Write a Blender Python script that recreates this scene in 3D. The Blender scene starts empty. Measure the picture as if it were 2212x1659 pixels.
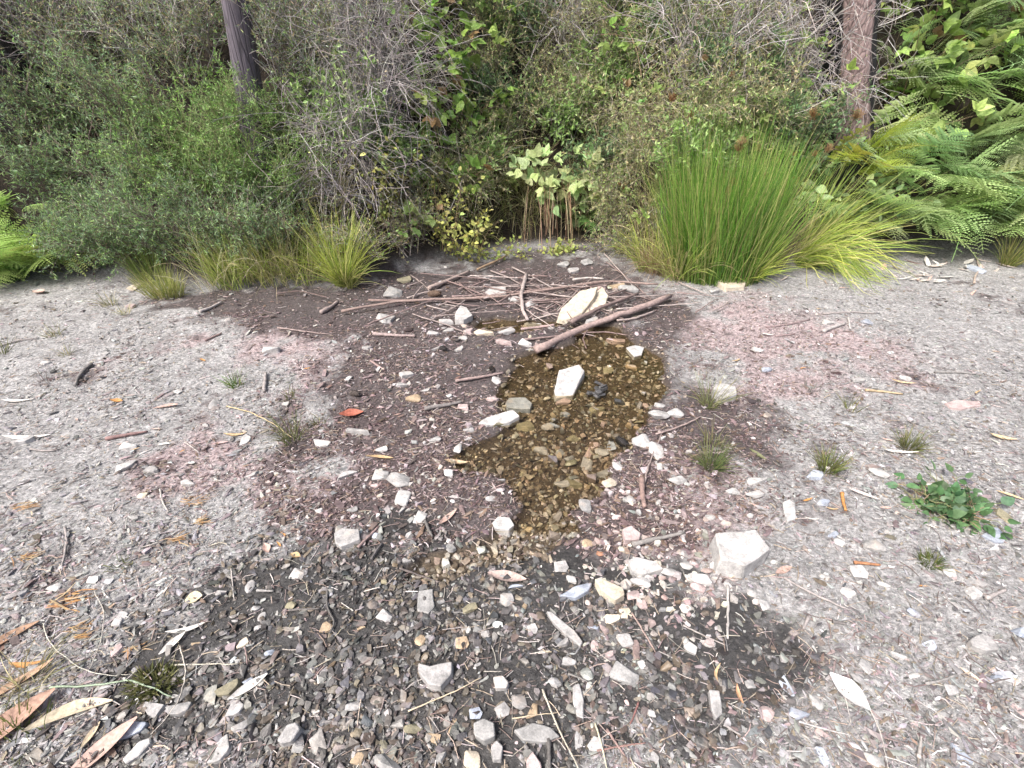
import bpy, bmesh, math, random
import numpy as np
from mathutils import Matrix, Vector

# ------------------------------------------------------------------ camera, sky, sun, exposure
scene = bpy.context.scene
CAM_H, PITCH, FPX, W0, H0 = 1.5, math.radians(34), 1000.0, 2212.0, 1659.0
cam_d = bpy.data.cameras.new('camera'); cam = bpy.data.objects.new('camera', cam_d)
scene.collection.objects.link(cam); scene.camera = cam
cam.location = (0, 0, CAM_H); cam.rotation_euler = (math.pi/2 - PITCH, 0, 0)
cam_d.sensor_width = 36; cam_d.lens = 36*FPX/W0; cam_d.clip_start = 0.02; cam_d.clip_end = 500

SUN_EL, SUN_AZ = math.radians(54), math.radians(230)      # azimuth clockwise from +Y: hazy sun from the left
world = bpy.data.worlds.new('World'); scene.world = world; world.use_nodes = True
wn = world.node_tree.nodes; wl = world.node_tree.links; wn.clear()
sky = wn.new('ShaderNodeTexSky'); sky.sky_type = 'NISHITA'; sky.sun_disc = False
sky.sun_elevation = SUN_EL; sky.sun_rotation = SUN_AZ
sky.air_density = 0.6; sky.dust_density = 6.0; sky.ozone_density = 0.3
bg = wn.new('ShaderNodeBackground'); bg.inputs['Strength'].default_value = 0.10
wo = wn.new('ShaderNodeOutputWorld'); wl.new(sky.outputs[0], bg.inputs[0]); wl.new(bg.outputs[0], wo.inputs[0])
sun_d = bpy.data.lights.new('sun', 'SUN'); sun_d.energy = 1.5; sun_d.angle = math.radians(10); sun_d.color = (1, 0.975, 0.94)
sun = bpy.data.objects.new('sun', sun_d); scene.collection.objects.link(sun)
sd = Vector((math.sin(SUN_AZ)*math.cos(SUN_EL), math.cos(SUN_AZ)*math.cos(SUN_EL), math.sin(SUN_EL)))
sun.rotation_euler = sd.to_track_quat('Z', 'Y').to_euler()
scene.view_settings.view_transform = 'Standard'; scene.view_settings.look = 'None'
scene.view_settings.exposure = 1.5; scene.view_settings.gamma = 1.0; scene.view_settings.use_curve_mapping = False
scene.render.engine = 'CYCLES'
scene.cycles.max_bounces = 5; scene.cycles.diffuse_bounces = 2; scene.cycles.glossy_bounces = 2; scene.cycles.transparent_max_bounces = 6; scene.cycles.transmission_bounces = 3

rng = np.random.default_rng(7); random.seed(7)
COL = scene.collection
PI = math.pi

# ------------------------------------------------------------------ pixel helpers (2212 x 1659 frame)
Fw = np.array([0, math.cos(PITCH), -math.sin(PITCH)]); Up = np.array([0, math.sin(PITCH), math.cos(PITCH)]); Rt = np.array([1., 0, 0])
CAM = np.array([0, 0, CAM_H])
def ray(px, py):
    u = (px-W0/2)/FPX; v = (py-H0/2)/FPX
    return Fw + u*Rt - v*Up
def gp(px, py, z=0.0):
    d = ray(px, py); t = (z-CAM_H)/d[2]
    return CAM + d*t
def depth_of(p): return float(np.dot(np.asarray(p)-CAM, Fw))

# ------------------------------------------------------------------ noise
_tab = rng.random((256, 256))
def vnoise(x, y, seed=0):
    x = np.asarray(x, float)+seed*17.31; y = np.asarray(y, float)+seed*9.77
    xi = np.floor(x).astype(int); yi = np.floor(y).astype(int); fx = x-xi; fy = y-yi
    fx = fx*fx*(3-2*fx); fy = fy*fy*(3-2*fy)
    a = _tab[xi & 255, yi & 255]; b = _tab[(xi+1) & 255, yi & 255]; c = _tab[xi & 255, (yi+1) & 255]; d = _tab[(xi+1) & 255, (yi+1) & 255]
    return (a*(1-fx)+b*fx)*(1-fy)+(c*(1-fx)+d*fx)*fy
def fbm(x, y, o=4, seed=0):
    s = 0; a = 1; t = 0
    for i in range(o):
        s = s+a*vnoise(x*2**i, y*2**i, seed+i*3); t += a; a *= .5
    return s/t
def sstep(a, b, x):
    t = np.clip((x-a)/(b-a), 0, 1); return t*t*(3-2*t)

# ------------------------------------------------------------------ terrain
EDGE = [(-900, 650), (-400, 640), (0, 622), (150, 600), (300, 628), (470, 640), (740, 620), (880, 585), (1000, 560), (1060, 540), (1200, 532), (1330, 538),
        (1400, 575), (1500, 600), (1700, 590), (1800, 565), (1950, 548), (2212, 560), (2600, 590), (3200, 600)]
_e = np.array([gp(*p)[:2] for p in EDGE]); _e = _e[np.argsort(_e[:, 0])]
def edge_y(x): return np.interp(x, _e[:, 0], _e[:, 1])

# pool: brown shallow water, traced as ellipses (px) on the ground
POOL = [(1250, 800, 170, 60), (1345, 765, 80, 36), (1380, 830, 60, 40), (1190, 870, 120, 50), (1200, 950, 150, 50), (1080, 985, 150, 40), (1300, 900, 100, 50), (1185, 1060, 95, 50),
        (1150, 1140, 120, 38), (975, 1205, 130, 36), (1100, 1190, 110, 36), (1110, 697, 120, 20), (1290, 720, 60, 20), (1240, 1010, 80, 40)]
DAMP = [(800, 690, 200, 40), (960, 880, 230, 90), (900, 1080, 230, 80), (1400, 1000, 130, 90), (1430, 700, 60, 60), (1120, 660, 330, 60), (1180, 800, 330, 140), (1100, 980, 330, 160), (1050, 1150, 330, 120), (1620, 950, 150, 75), (880, 760, 160, 60), (700, 690, 260, 45), (1330, 1130, 150, 90), (1190, 590, 240, 45), (560, 650, 220, 28), (860, 620, 130, 30)]
DARK = [(1640, 1350, 120, 90), (1000, 1420, 480, 180), (1000, 1640, 520, 130), (700, 1300, 250, 90), (620, 1560, 330, 120), (1500, 1420, 200, 120), (1520, 1600, 200, 130), (300, 1620, 220, 90), (420, 1480, 110, 50), (800, 1200, 180, 70), (1130, 1260, 300, 55), (1450, 1340, 220, 60), (560, 1400, 200, 80)]
PINK = [(620, 760, 330, 75), (900, 960, 230, 120), (760, 1060, 200, 90), (1600, 700, 230, 75), (1750, 760, 260, 60), (1720, 870, 220, 50), (1430, 1080, 170, 110), (1400, 1200, 170, 110), (1560, 1050, 150, 60), (1180, 620, 320, 50), (500, 1010, 160, 60)]
def blobs(lst):
    out = []
    for (cx, cy, rx, ry) in lst:
        c = gp(cx, cy); a = gp(cx-rx, cy); b = gp(cx+rx, cy); t = gp(cx, cy-ry); u = gp(cx, cy+ry)
        out.append((c[0], (t[1]+u[1])/2, abs(b[0]-a[0])/2, abs(t[1]-u[1])/2))
    return out
BP, BD, BK, BN = blobs(POOL), blobs(DAMP), blobs(DARK), blobs(PINK)
def field(bl, x, y, k=2.0):
    s = np.full(np.shape(x), -9.0)
    e = np.zeros(np.shape(x))
    for (cx, cy, rx, ry) in bl:
        q = np.sqrt(((x-cx)/rx)**2+((y-cy)/ry)**2)
        e = e+np.exp(-1.25*q*q)
    return e
def zones(x, y):
    x = np.asarray(x, float); y = np.asarray(y, float)
    n1 = fbm(x*2.2, y*2.2, 4, 5)-.5; n2 = fbm(x*7, y*7, 3, 8)-.5
    wx = x+.16*n1+.10*n2; wy = y+.16*(fbm(x*2.4, y*2.4, 4, 11)-.5)+.10*(fbm(x*8, y*8, 3, 13)-.5)
    pool = sstep(.30, .66, field(BP, wx, wy)); wx = wx+.55*n1+.16*n2; wy = wy+.55*(fbm(x*2.6, y*2.6, 4, 17)-.5)+.16*(fbm(x*9, y*9, 3, 19)-.5); damp = sstep(.0, 1.0, field(BD, wx, wy)+.9*n2+.6*n1)
    dark = sstep(.0, 1.0, field(BK, wx, wy)+.9*n2+.7*n1); pink = sstep(.1, 1.3, field(BN, wx, wy)+1.3*n2+.9*n1)
    return pool, damp, dark, pink
WATER_Z = -0.022
def height(x, y):
    x = np.asarray(x, float); y = np.asarray(y, float)
    pool, damp, dark, pink = zones(x, y)
    z = .05*(fbm(x*.7, y*.7, 3, 1)-.5)+.018*(fbm(x*4, y*4, 3, 2)-.5)
    z = z+.035*sstep(.8, 3.0, np.abs(x-.1))+.045*(fbm(x*8, y*8, 3, 61)-.5)*sstep(.01, .3, pool)
    z = z*(1-.8*np.clip(pool*1.5, 0, 1)) - .043*sstep(.05, .9, pool) - .008*damp - .004*dark
    s = y-edge_y(x)-.12*(fbm(x*2.1, y*.3, 3, 4)-.5)
    cave = sstep(-.75, -.35, x-.03)*(1-sstep(.95, 1.25, x))
    s1 = np.clip(s, 0, None)
    bank = 1.45*(np.sqrt(s1**2+.03)-.173)
    s2 = np.clip(s-.45, 0, None)
    cavez = .12*s1+np.minimum(s2*3.2, .42)+1.35*np.clip(s2-.13, 0, None)
    bank = bank*(1-cave)+cavez*cave
    bank = np.where(bank > 3.2, 3.2+.45*(bank-3.2), bank); bank = np.where(bank > 7, 7+.2*(bank-7), bank)
    z = z+bank+np.clip(s1, 0, 1)*(.35*(fbm(x*1.3, y*1.3, 4, 21)-.5)+.10*(fbm(x*6, y*6, 3, 23)-.5))
    return z
def hz(x, y): return float(height(np.array([x]), np.array([y]))[0])
def hit(px, py):
    d = ray(px, py); ts = np.concatenate([np.linspace(.8, 9, 500), np.linspace(9.05, 40, 300)])
    P = CAM[None]+ts[:, None]*d[None]; h = height(P[:, 0], P[:, 1]); k = np.nonzero(P[:, 2] <= h)[0]
    if len(k) == 0: return P[380]
    p = P[k[0]]; return np.array([p[0], p[1], h[k[0]]])

# ------------------------------------------------------------------ mesh helpers
def to_mesh(name, V, faces, colors=None, smooth=True):
    """faces: list of int arrays (n,3) or (n,4)"""
    V = np.asarray(V, np.float32); me = bpy.data.meshes.new(name)
    me.vertices.add(len(V)); me.vertices.foreach_set('co', V.ravel())
    idx = []; tot = []
    for f in faces:
        if len(f) == 0: continue
        f = np.asarray(f, np.int32); idx.append(f.ravel()); tot.append(np.full(len(f), f.shape[1], np.int32))
    idx = np.concatenate(idx); tot = np.concatenate(tot)
    st = np.concatenate([[0], np.cumsum(tot)[:-1]]).astype(np.int32)
    me.loops.add(len(idx)); me.loops.foreach_set('vertex_index', idx)
    me.polygons.add(len(tot)); me.polygons.foreach_set('loop_start', st)
    me.polygons.foreach_set('use_smooth', np.full(len(tot), smooth))
    if colors is not None:
        c = np.ones((len(V), 4), np.float32); c[:, :3] = colors
        a = me.attributes.new('col', 'FLOAT_COLOR', 'POINT'); a.data.foreach_set('color', c.ravel())
    me.update(calc_edges=True)
    return me
class Geo:
    def __init__(s): s.V = []; s.F = []; s.C = []; s.n = 0
    def add(s, V, faces, C=None):
        V = np.asarray(V).reshape(-1, 3)
        for f in faces: s.F.append(np.asarray(f)+s.n)
        s.V.append(V); s.n += len(V)
        C = np.array([.5, .5, .5]) if C is None else np.asarray(C)
        s.C.append(np.broadcast_to(C, (len(V), 3)) if C.ndim == 1 else C.reshape(-1, 3))
    def build(s, name, mat, parent=None, smooth=True, kind=None):
        me = to_mesh(name, np.concatenate(s.V), s.F, np.concatenate(s.C), smooth)
        return link(name, me, mat, parent, kind)
def link(name, me, mat, parent=None, kind=None):
    if mat and not me.materials: me.materials.append(mat)
    o = bpy.data.objects.new(name, me); COL.objects.link(o)
    if parent: o.parent = parent
    if kind: o['kind'] = kind
    return o
def tag(o, label, cat, group=None):
    o['label'] = label; o['category'] = cat
    if group: o['group'] = group
    return o
def thing(name, label, cat, loc, group=None):
    o = bpy.data.objects.new(name, None); COL.objects.link(o); o.location = tuple(float(c) for c in loc); o.empty_display_size = .1
    return tag(o, label, cat, group)
def norm(a): return a/np.maximum(np.linalg.norm(a, axis=-1, keepdims=True), 1e-9)
def tubes(P, R, sides=4, cap=False):
    N, S, _ = P.shape
    T = norm(np.gradient(P, axis=1)) if S > 2 else norm(np.repeat((P[:, 1:]-P[:, :1]), 2, axis=1))
    ref = np.where(np.abs(T[:, :1, 2:3]) > .8, np.array([1., 0, 0]), np.array([0, 0, 1.]))
    A = norm(np.cross(T, np.broadcast_to(ref, T.shape))); B = np.cross(T, A)
    an = np.arange(sides)*2*PI/sides
    V = P[:, :, None, :]+R[:, :, None, None]*(np.cos(an)[None, None, :, None]*A[:, :, None, :]+np.sin(an)[None, None, :, None]*B[:, :, None, :])
    base = (np.arange(N)*S*sides)[:, None, None]+(np.arange(S-1)*sides)[None, :, None]
    k = np.arange(sides)[None, None, :]; k2 = (k+1) % sides
    Q = np.stack([base+k, base+k2, base+k2+sides, base+k+sides], -1).reshape(-1, 4)
    fs = [Q]
    if cap:
        e = []
        for n in range(N):
            for j, flip in ((0, True), (S-1, False)):
                b = n*S*sides+j*sides
                for i in range(1, sides-1): e.append((b, b+i+1, b+i) if flip else (b, b+i, b+i+1))
        fs.append(np.array(e))
    return V.reshape(-1, 3), fs
def ribbons(P, Wd, side):
    N, S, _ = P.shape
    T = norm(np.gradient(P, axis=1)); sv = np.broadcast_to(side[:, None, :], T.shape)
    X = norm(np.cross(T, sv)); V = np.stack([P-X*Wd[:, :, None], P+X*Wd[:, :, None]], 2)
    base = (np.arange(N)*S*2)[:, None]+(np.arange(S-1)*2)[None]
    Q = np.stack([base, base+1, base+3, base+2], -1).reshape(-1, 4)
    return V.reshape(-1, 3), [Q]
def curves(base, d, L, S, wander=.15, droop=0.0, r=None):
    r = r or rng; N = len(base); P = np.zeros((N, S, 3)); P[:, 0] = base; d = norm(d.copy()); st = (L/(S-1))[:, None]
    for i in range(1, S):
        P[:, i] = P[:, i-1]+d*st
        d = d+r.normal(0, wander, (N, 3)); dr = droop if np.isscalar(droop) else droop[:, None]
        d = d-np.array([0, 0, 1.])*dr; d = norm(d)
    return P
def pick(P, n, lo=.2, hi=1.0, r=None):
    r = r or rng; N, S, _ = P.shape
    i = r.integers(0, N, n); t = (lo+(hi-lo)*r.random(n))*(S-1); k = np.minimum(t.astype(int), S-2); f = (t-k)[:, None]
    return P[i, k]*(1-f)+P[i, k+1]*f, norm(P[i, k+1]-P[i, k])
def frames(d, n):
    X = norm(d); Z = norm(n-np.sum(n*X, -1, keepdims=True)*X); Y = np.cross(Z, X)
    return np.stack([X, Y, Z], -1)          # columns
def instance(T, M, sc, pos):
    """T (k,3), M (N,3,3), sc (N,3), pos (N,3)"""
    return (np.einsum('nij,nkj->nki', M, T[None]*sc[:, None, :])+pos[:, None, :]).reshape(-1, 3)
def inst_faces(F, k, N): return (F[None]+(np.arange(N)*k)[:, None, None]).reshape(-1, F.shape[1])
def jitter(c, n, v=.25, h=.12, r=None):
    r = r or rng; c = np.asarray(c)
    return np.clip(c[None]*np.exp(r.normal(0, v, (n, 1)))*np.exp(r.normal(0, h, (n, 3))), 0, .95)
def palette(cols, n, v=.2, h=.035, w=None):
    cols = np.asarray(cols); i = rng.choice(len(cols), n, p=w)
    return np.clip(cols[i]*np.exp(rng.normal(0, v, (n, 1)))*np.exp(rng.normal(0, h, (n, 3))), 0, .95)
def randunit(n, r=None): return norm((r or rng).normal(0, 1, (n, 3)))

# ------------------------------------------------------------------ materials
def newmat(name):
    m = bpy.data.materials.new(name); m.use_nodes = True; nt = m.node_tree; nt.nodes.clear()
    out = nt.nodes.new('ShaderNodeOutputMaterial'); return m, nt.nodes, nt.links, out
def colsrc(nd, lk, src):
    if src == 'attr':
        a = nd.new('ShaderNodeAttribute'); a.attribute_name = 'col'; return a.outputs['Color']
    a = nd.new('ShaderNodeObjectInfo'); return a.outputs['Color']
def math_n(nd, lk, op, a, b=None, clamp=False):
    m = nd.new('ShaderNodeMath'); m.operation = op; m.use_clamp = clamp
    for i, v in enumerate((a, b)):
        if v is None: continue
        if isinstance(v, (int, float)): m.inputs[i].default_value = v
        else: lk.new(v, m.inputs[i])
    return m.outputs[0]
def noise_n(nd, lk, vec, scale, detail=4, rough=.6):
    n = nd.new('ShaderNodeTexNoise'); n.inputs['Scale'].default_value = scale; n.inputs['Detail'].default_value = detail; n.inputs['Roughness'].default_value = rough
    if vec is not None: lk.new(vec, n.inputs['Vector'])
    return n.outputs['Fac']
def maprange(nd, lk, v, a, b, c, d):
    m = nd.new('ShaderNodeMapRange'); lk.new(v, m.inputs[0])
    for i, x in enumerate((a, b, c, d)): m.inputs[i+1].default_value = x
    return m.outputs[0]
def mixc(nd, lk, fac, a, b, mode='MIX'):
    m = nd.new('ShaderNodeMix'); m.data_type = 'RGBA'; m.blend_type = mode
    for s, v in ((m.inputs[0], fac), (m.inputs[6], a), (m.inputs[7], b)):
        if isinstance(v, (int, float)): s.default_value = v
        elif isinstance(v, tuple): s.default_value = (*v, 1)
        else: lk.new(v, s)
    return m.outputs[2]
def leaf_mat(name, src, transl=.35, rough=.45, vary=.35, scale=60):
    m, nd, lk, out = newmat(name); c = colsrc(nd, lk, src)
    geo = nd.new('ShaderNodeNewGeometry'); n = noise_n(nd, lk, geo.outputs['Position'], scale, 3)
    k = maprange(nd, lk, n, .25, .75, 1-vary, 1+vary); vm = nd.new('ShaderNodeVectorMath'); vm.operation = 'SCALE'; lk.new(c, vm.inputs[0]); lk.new(k, vm.inputs['Scale'])
    p = nd.new('ShaderNodeBsdfPrincipled'); lk.new(vm.outputs[0], p.inputs['Base Color']); p.inputs['Roughness'].default_value = rough; p.inputs['Specular IOR Level'].default_value = .35
    t = nd.new('ShaderNodeBsdfTranslucent'); lk.new(vm.outputs[0], t.inputs['Color'])
    mx = nd.new('ShaderNodeMixShader'); mx.inputs[0].default_value = transl; lk.new(p.outputs[0], mx.inputs[1]); lk.new(t.outputs[0], mx.inputs[2]); lk.new(mx.outputs[0], out.inputs[0])
    return m
def wood_mat(name, src, rough=.8):
    m, nd, lk, out = newmat(name); c = colsrc(nd, lk, src)
    tc = nd.new('ShaderNodeNewGeometry')
    n = noise_n(nd, lk, tc.outputs['Position'], 45, 5, .7); n2 = noise_n(nd, lk, tc.outputs['Position'], 260, 3, .6)
    k = math_n(nd, lk, 'MULTIPLY', maprange(nd, lk, n, .3, .7, .62, 1.35), maprange(nd, lk, n2, .3, .7, .8, 1.2))
    vm = nd.new('ShaderNodeVectorMath'); vm.operation = 'SCALE'; lk.new(c, vm.inputs[0]); lk.new(k, vm.inputs['Scale'])
    p = nd.new('ShaderNodeBsdfPrincipled'); lk.new(vm.outputs[0], p.inputs['Base Color']); p.inputs['Roughness'].default_value = rough
    b = nd.new('ShaderNodeBump'); b.inputs['Strength'].default_value = .5; b.inputs['Distance'].default_value = .003; lk.new(n2, b.inputs['Height']); lk.new(b.outputs[0], p.inputs['Normal'])
    lk.new(p.outputs[0], out.inputs[0]); return m
def stone_mat(name, src, rough=.75):
    m, nd, lk, out = newmat(name); c = colsrc(nd, lk, src); g = nd.new('ShaderNodeNewGeometry'); pos = g.outputs['Position']
    if src == 'attr':
        vec = pos
    else:
        oi = nd.new('ShaderNodeObjectInfo'); cb = nd.new('ShaderNodeCombineXYZ'); r = math_n(nd, lk, 'MULTIPLY', oi.outputs['Random'], 40)
        lk.new(r, cb.inputs[0]); lk.new(r, cb.inputs[1]); va = nd.new('ShaderNodeVectorMath'); lk.new(pos, va.inputs[0]); lk.new(cb.outputs[0], va.inputs[1]); vec = va.outputs[0]
    n = noise_n(nd, lk, vec, 28, 5, .65); n2 = noise_n(nd, lk, vec, 170, 4, .7)
    k = math_n(nd, lk, 'MULTIPLY', maprange(nd, lk, n, .3, .7, .55, 1.25), maprange(nd, lk, n2, .3, .7, .74, 1.2))
    vm = nd.new('ShaderNodeVectorMath'); vm.operation = 'SCALE'; lk.new(c, vm.inputs[0]); lk.new(k, vm.inputs['Scale'])
    # rusty staining patches
    st = maprange(nd, lk, noise_n(nd, lk, vec, 14, 4, .6), .56, .72, 0, .35)
    cc = mixc(nd, lk, st, vm.outputs[0], (.30, .21, .13), 'MIX')
    p = nd.new('ShaderNodeBsdfPrincipled'); lk.new(cc, p.inputs['Base Color']); p.inputs['Roughness'].default_value = rough
    b = nd.new('ShaderNodeBump'); b.inputs['Strength'].default_value = .45; b.inputs['Distance'].default_value = .003
    hsum = math_n(nd, lk, 'ADD', n2, math_n(nd, lk, 'MULTIPLY', n, 2.0)); lk.new(hsum, b.inputs['Height']); lk.new(b.outputs[0], p.inputs['Normal'])
    lk.new(p.outputs[0], out.inputs[0]); return m

M_leafv = leaf_mat('leaf_batch', 'attr', .38)
M_leafo = leaf_mat('leaf_single', 'obj', .45)
M_dry = leaf_mat('dry_leaf', 'obj', .15, .7, .4, 90)
M_grass = leaf_mat('grass_blade', 'attr', .35, .5, .25, 25)
M_wood = wood_mat('twig_batch', 'attr')
M_woodo = wood_mat('stick_wood', 'obj')
M_stone = stone_mat('stone_dry', 'obj')
M_stonew = stone_mat('stone_wet', 'obj', .32)
M_gravel = stone_mat('gravel_dry', 'attr', .8)
M_gravelw = stone_mat('gravel_wet', 'attr', .38)

def ground_mat():
    m, nd, lk, out = newmat('ground_soil'); a = nd.new('ShaderNodeAttribute'); a.attribute_name = 'zone'
    b2 = nd.new('ShaderNodeAttribute'); b2.attribute_name = 'bank'
    sp = nd.new('ShaderNodeSeparateColor'); lk.new(a.outputs['Color'], sp.inputs[0])
    pool, damp, dark, pink = sp.outputs[0], sp.outputs[1], sp.outputs[2], a.outputs['Alpha']
    g = nd.new('ShaderNodeNewGeometry'); pos = g.outputs['Position']
    n1 = noise_n(nd, lk, pos, 9, 6, .7); n2 = noise_n(nd, lk, pos, 60, 5, .7); n3 = noise_n(nd, lk, pos, 300, 3, .7)
    nb = noise_n(nd, lk, pos, 15, 9, .82)
    def crisp(v, lo, hi): return maprange(nd, lk, math_n(nd, lk, 'ADD', v, math_n(nd, lk, 'MULTIPLY', math_n(nd, lk, 'SUBTRACT', nb, .5), 2.4)), lo, hi, 0, 1)
    damp = crisp(damp, .15, .75); dark = crisp(dark, .15, .75); pink = crisp(pink, .15, .8)
    vo = nd.new('ShaderNodeTexVoronoi'); vo.inputs['Scale'].default_value = 85; lk.new(pos, vo.inputs['Vector']); vo.inputs['Randomness'].default_value = 1
    vc = nd.new('ShaderNodeSeparateColor'); lk.new(vo.outputs['Color'], vc.inputs[0])
    c = mixc(nd, lk, maprange(nd, lk, n1, .35, .65, 0, 1), (.235, .234, .234), (.36, .36, .36))
    c = mixc(nd, lk, math_n(nd, lk, 'MULTIPLY', pink, .85), c, (.37, .295, .30))
    c = mixc(nd, lk, math_n(nd, lk, 'MULTIPLY', damp, .9), c, (.058, .043, .044))
    c = mixc(nd, lk, math_n(nd, lk, 'MULTIPLY', dark, .95), c, (.031, .030, .030))
    c = mixc(nd, lk, maprange(nd, lk, pool, 0, .12, 0, .75), c, (.045, .034, .03))
    c = mixc(nd, lk, maprange(nd, lk, pool, .15, .6, 0, 1), c, (.075, .056, .036))
    c = mixc(nd, lk, b2.outputs['Fac'], c, (.035, .026, .019))
    mp = nd.new('ShaderNodeMapping'); mp.inputs['Scale'].default_value = (38, 120, 60); lk.new(pos, mp.inputs[0]); n4 = noise_n(nd, lk, mp.outputs[0], 1.0, 4, .75)
    k = math_n(nd, lk, 'MULTIPLY', maprange(nd, lk, n2, .3, .7, .55, 1.35), maprange(nd, lk, n3, .3, .7, .7, 1.25)); k = math_n(nd, lk, 'MULTIPLY', k, maprange(nd, lk, n4, .3, .7, .6, 1.4))
    k = math_n(nd, lk, 'MULTIPLY', k, maprange(nd, lk, vc.outputs[0], 0, 1, .75, 1.22))
    vm = nd.new('ShaderNodeVectorMath'); vm.operation = 'SCALE'; lk.new(c, vm.inputs[0]); lk.new(k, vm.inputs['Scale'])
    p = nd.new('ShaderNodeBsdfPrincipled'); lk.new(vm.outputs[0], p.inputs['Base Color'])
    rim = maprange(nd, lk, pool, .0, .22, 0, 1)
    wet = math_n(nd, lk, 'MAXIMUM', math_n(nd, lk, 'MAXIMUM', pool, math_n(nd, lk, 'MULTIPLY', dark, .8)), math_n(nd, lk, 'MULTIPLY', damp, .5))
    lk.new(maprange(nd, lk, wet, 0, 1, .92, .4), p.inputs['Roughness'])
    bp = nd.new('ShaderNodeBump'); bp.inputs['Strength'].default_value = .9; bp.inputs['Distance'].default_value = .006
    h = math_n(nd, lk, 'ADD', math_n(nd, lk, 'ADD', n2, math_n(nd, lk, 'MULTIPLY', n3, .5)), math_n(nd, lk, 'MULTIPLY', vc.outputs[1], .5)); lk.new(h, bp.inputs['Height']); lk.new(bp.outputs[0], p.inputs['Normal'])
    lk.new(p.outputs[0], out.inputs[0]); return m
def water_mat():
    m, nd, lk, out = newmat('pool_water'); tr = nd.new('ShaderNodeBsdfTransparent'); tr.inputs[0].default_value = (.90, .85, .74, 1)
    gl = nd.new('ShaderNodeBsdfGlossy'); gl.inputs['Roughness'].default_value = .03
    g = nd.new('ShaderNodeNewGeometry'); n = noise_n(nd, lk, g.outputs['Position'], 25, 3, .5); b = nd.new('ShaderNodeBump'); b.inputs['Strength'].default_value = .12; b.inputs['Distance'].default_value = .01
    lk.new(n, b.inputs['Height']); lk.new(b.outputs[0], gl.inputs['Normal'])
    fr = nd.new('ShaderNodeFresnel'); fr.inputs['IOR'].default_value = 1.33; lk.new(b.outputs[0], fr.inputs['Normal'])
    mx = nd.new('ShaderNodeMixShader'); lk.new(fr.outputs[0], mx.inputs[0]); lk.new(tr.outputs[0], mx.inputs[1]); lk.new(gl.outputs[0], mx.inputs[2]); lk.new(mx.outputs[0], out.inputs[0]); return m
def bark_mat(name, c1, c2, char_amt, vscale=(1, 1, .35)):
    m, nd, lk, out = newmat(name); tc = nd.new('ShaderNodeTexCoord'); mp = nd.new('ShaderNodeMapping'); mp.inputs['Scale'].default_value = vscale; lk.new(tc.outputs['Object'], mp.inputs[0])
    n = noise_n(nd, lk, mp.outputs[0], 22, 6, .7); vo = nd.new('ShaderNodeTexVoronoi'); vo.feature = 'DISTANCE_TO_EDGE'; vo.inputs['Scale'].default_value = 26; lk.new(mp.outputs[0], vo.inputs[0])
    c = mixc(nd, lk, maprange(nd, lk, n, .35, .65, 0, 1), c1, c2)
    crack = maprange(nd, lk, vo.outputs['Distance'], 0, .10, .5, 1.1); vm = nd.new('ShaderNodeVectorMath'); vm.operation = 'SCALE'; lk.new(c, vm.inputs[0]); lk.new(crack, vm.inputs['Scale'])
    sx = nd.new('ShaderNodeSeparateXYZ'); lk.new(tc.outputs['Object'], sx.inputs[0])
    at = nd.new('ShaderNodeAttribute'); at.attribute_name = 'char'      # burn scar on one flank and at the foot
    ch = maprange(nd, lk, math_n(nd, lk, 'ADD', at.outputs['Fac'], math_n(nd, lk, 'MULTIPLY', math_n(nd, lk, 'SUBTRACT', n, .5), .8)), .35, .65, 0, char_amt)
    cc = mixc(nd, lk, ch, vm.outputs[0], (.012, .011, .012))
    p = nd.new('ShaderNodeBsdfPrincipled'); lk.new(cc, p.inputs['Base Color']); p.inputs['Roughness'].default_value = .85
    b = nd.new('ShaderNodeBump'); b.inputs['Strength'].default_value = .9; b.inputs['Distance'].default_value = .015
    lk.new(math_n(nd, lk, 'ADD', n, math_n(nd, lk, 'MULTIPLY', maprange(nd, lk, vo.outputs['Distance'], 0, .12, 0, 1), .3)), b.inputs['Height']); lk.new(b.outputs[0], p.inputs['Normal'])
    lk.new(p.outputs[0], out.inputs[0]); return m
M_ground, M_water = ground_mat(), water_mat()

# ------------------------------------------------------------------ ground sheet
def axis(lo, hi, step, far_lo, far_hi, gr=1.22):
    c = list(np.arange(lo, hi, step)); s = step; x = c[-1]
    while x < far_hi: s *= gr; x += s; c.append(x)
    s = step; x = c[0]; pre = []
    while x > far_lo: s *= gr; x -= s; pre.append(x)
    return np.array(pre[::-1]+c)
gx = axis(-2.9, 2.9, .016, -70, 70); gy = axis(.15, 5.4, .016, -60, 90)
GX, GY = np.meshgrid(gx, gy); Z = height(GX.ravel(), GY.ravel())
xr, yr = GX.ravel(), GY.ravel()
pool, damp, dark, pink = zones(xr, yr)
near = (np.abs(xr) < 6) & (yr < 7) & (yr > -1)
Z = Z+np.where(near, .010*(fbm(xr*22, yr*22, 3, 31)-.5)*(1-.5*pool), 0)
nx, ny = len(gx), len(gy)
i = (np.arange(ny-1)[:, None]*nx+np.arange(nx-1)[None]).ravel()
me = to_mesh('ground', np.stack([xr, yr, Z], 1), [np.stack([i, i+1, i+1+nx, i+nx], 1)])
a = me.attributes.new('zone', 'FLOAT_COLOR', 'POINT'); a.data.foreach_set('color', np.stack([pool, damp, dark, pink], 1).astype(np.float32).ravel())
bk = sstep(-.05, .25, yr-edge_y(xr)+.25*(fbm(xr*3, yr*3, 3, 41)-.5)); a = me.attributes.new('bank', 'FLOAT', 'POINT'); a.data.foreach_set('value', bk.astype(np.float32))
ground = link('ground', me, M_ground, kind='structure')
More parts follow.
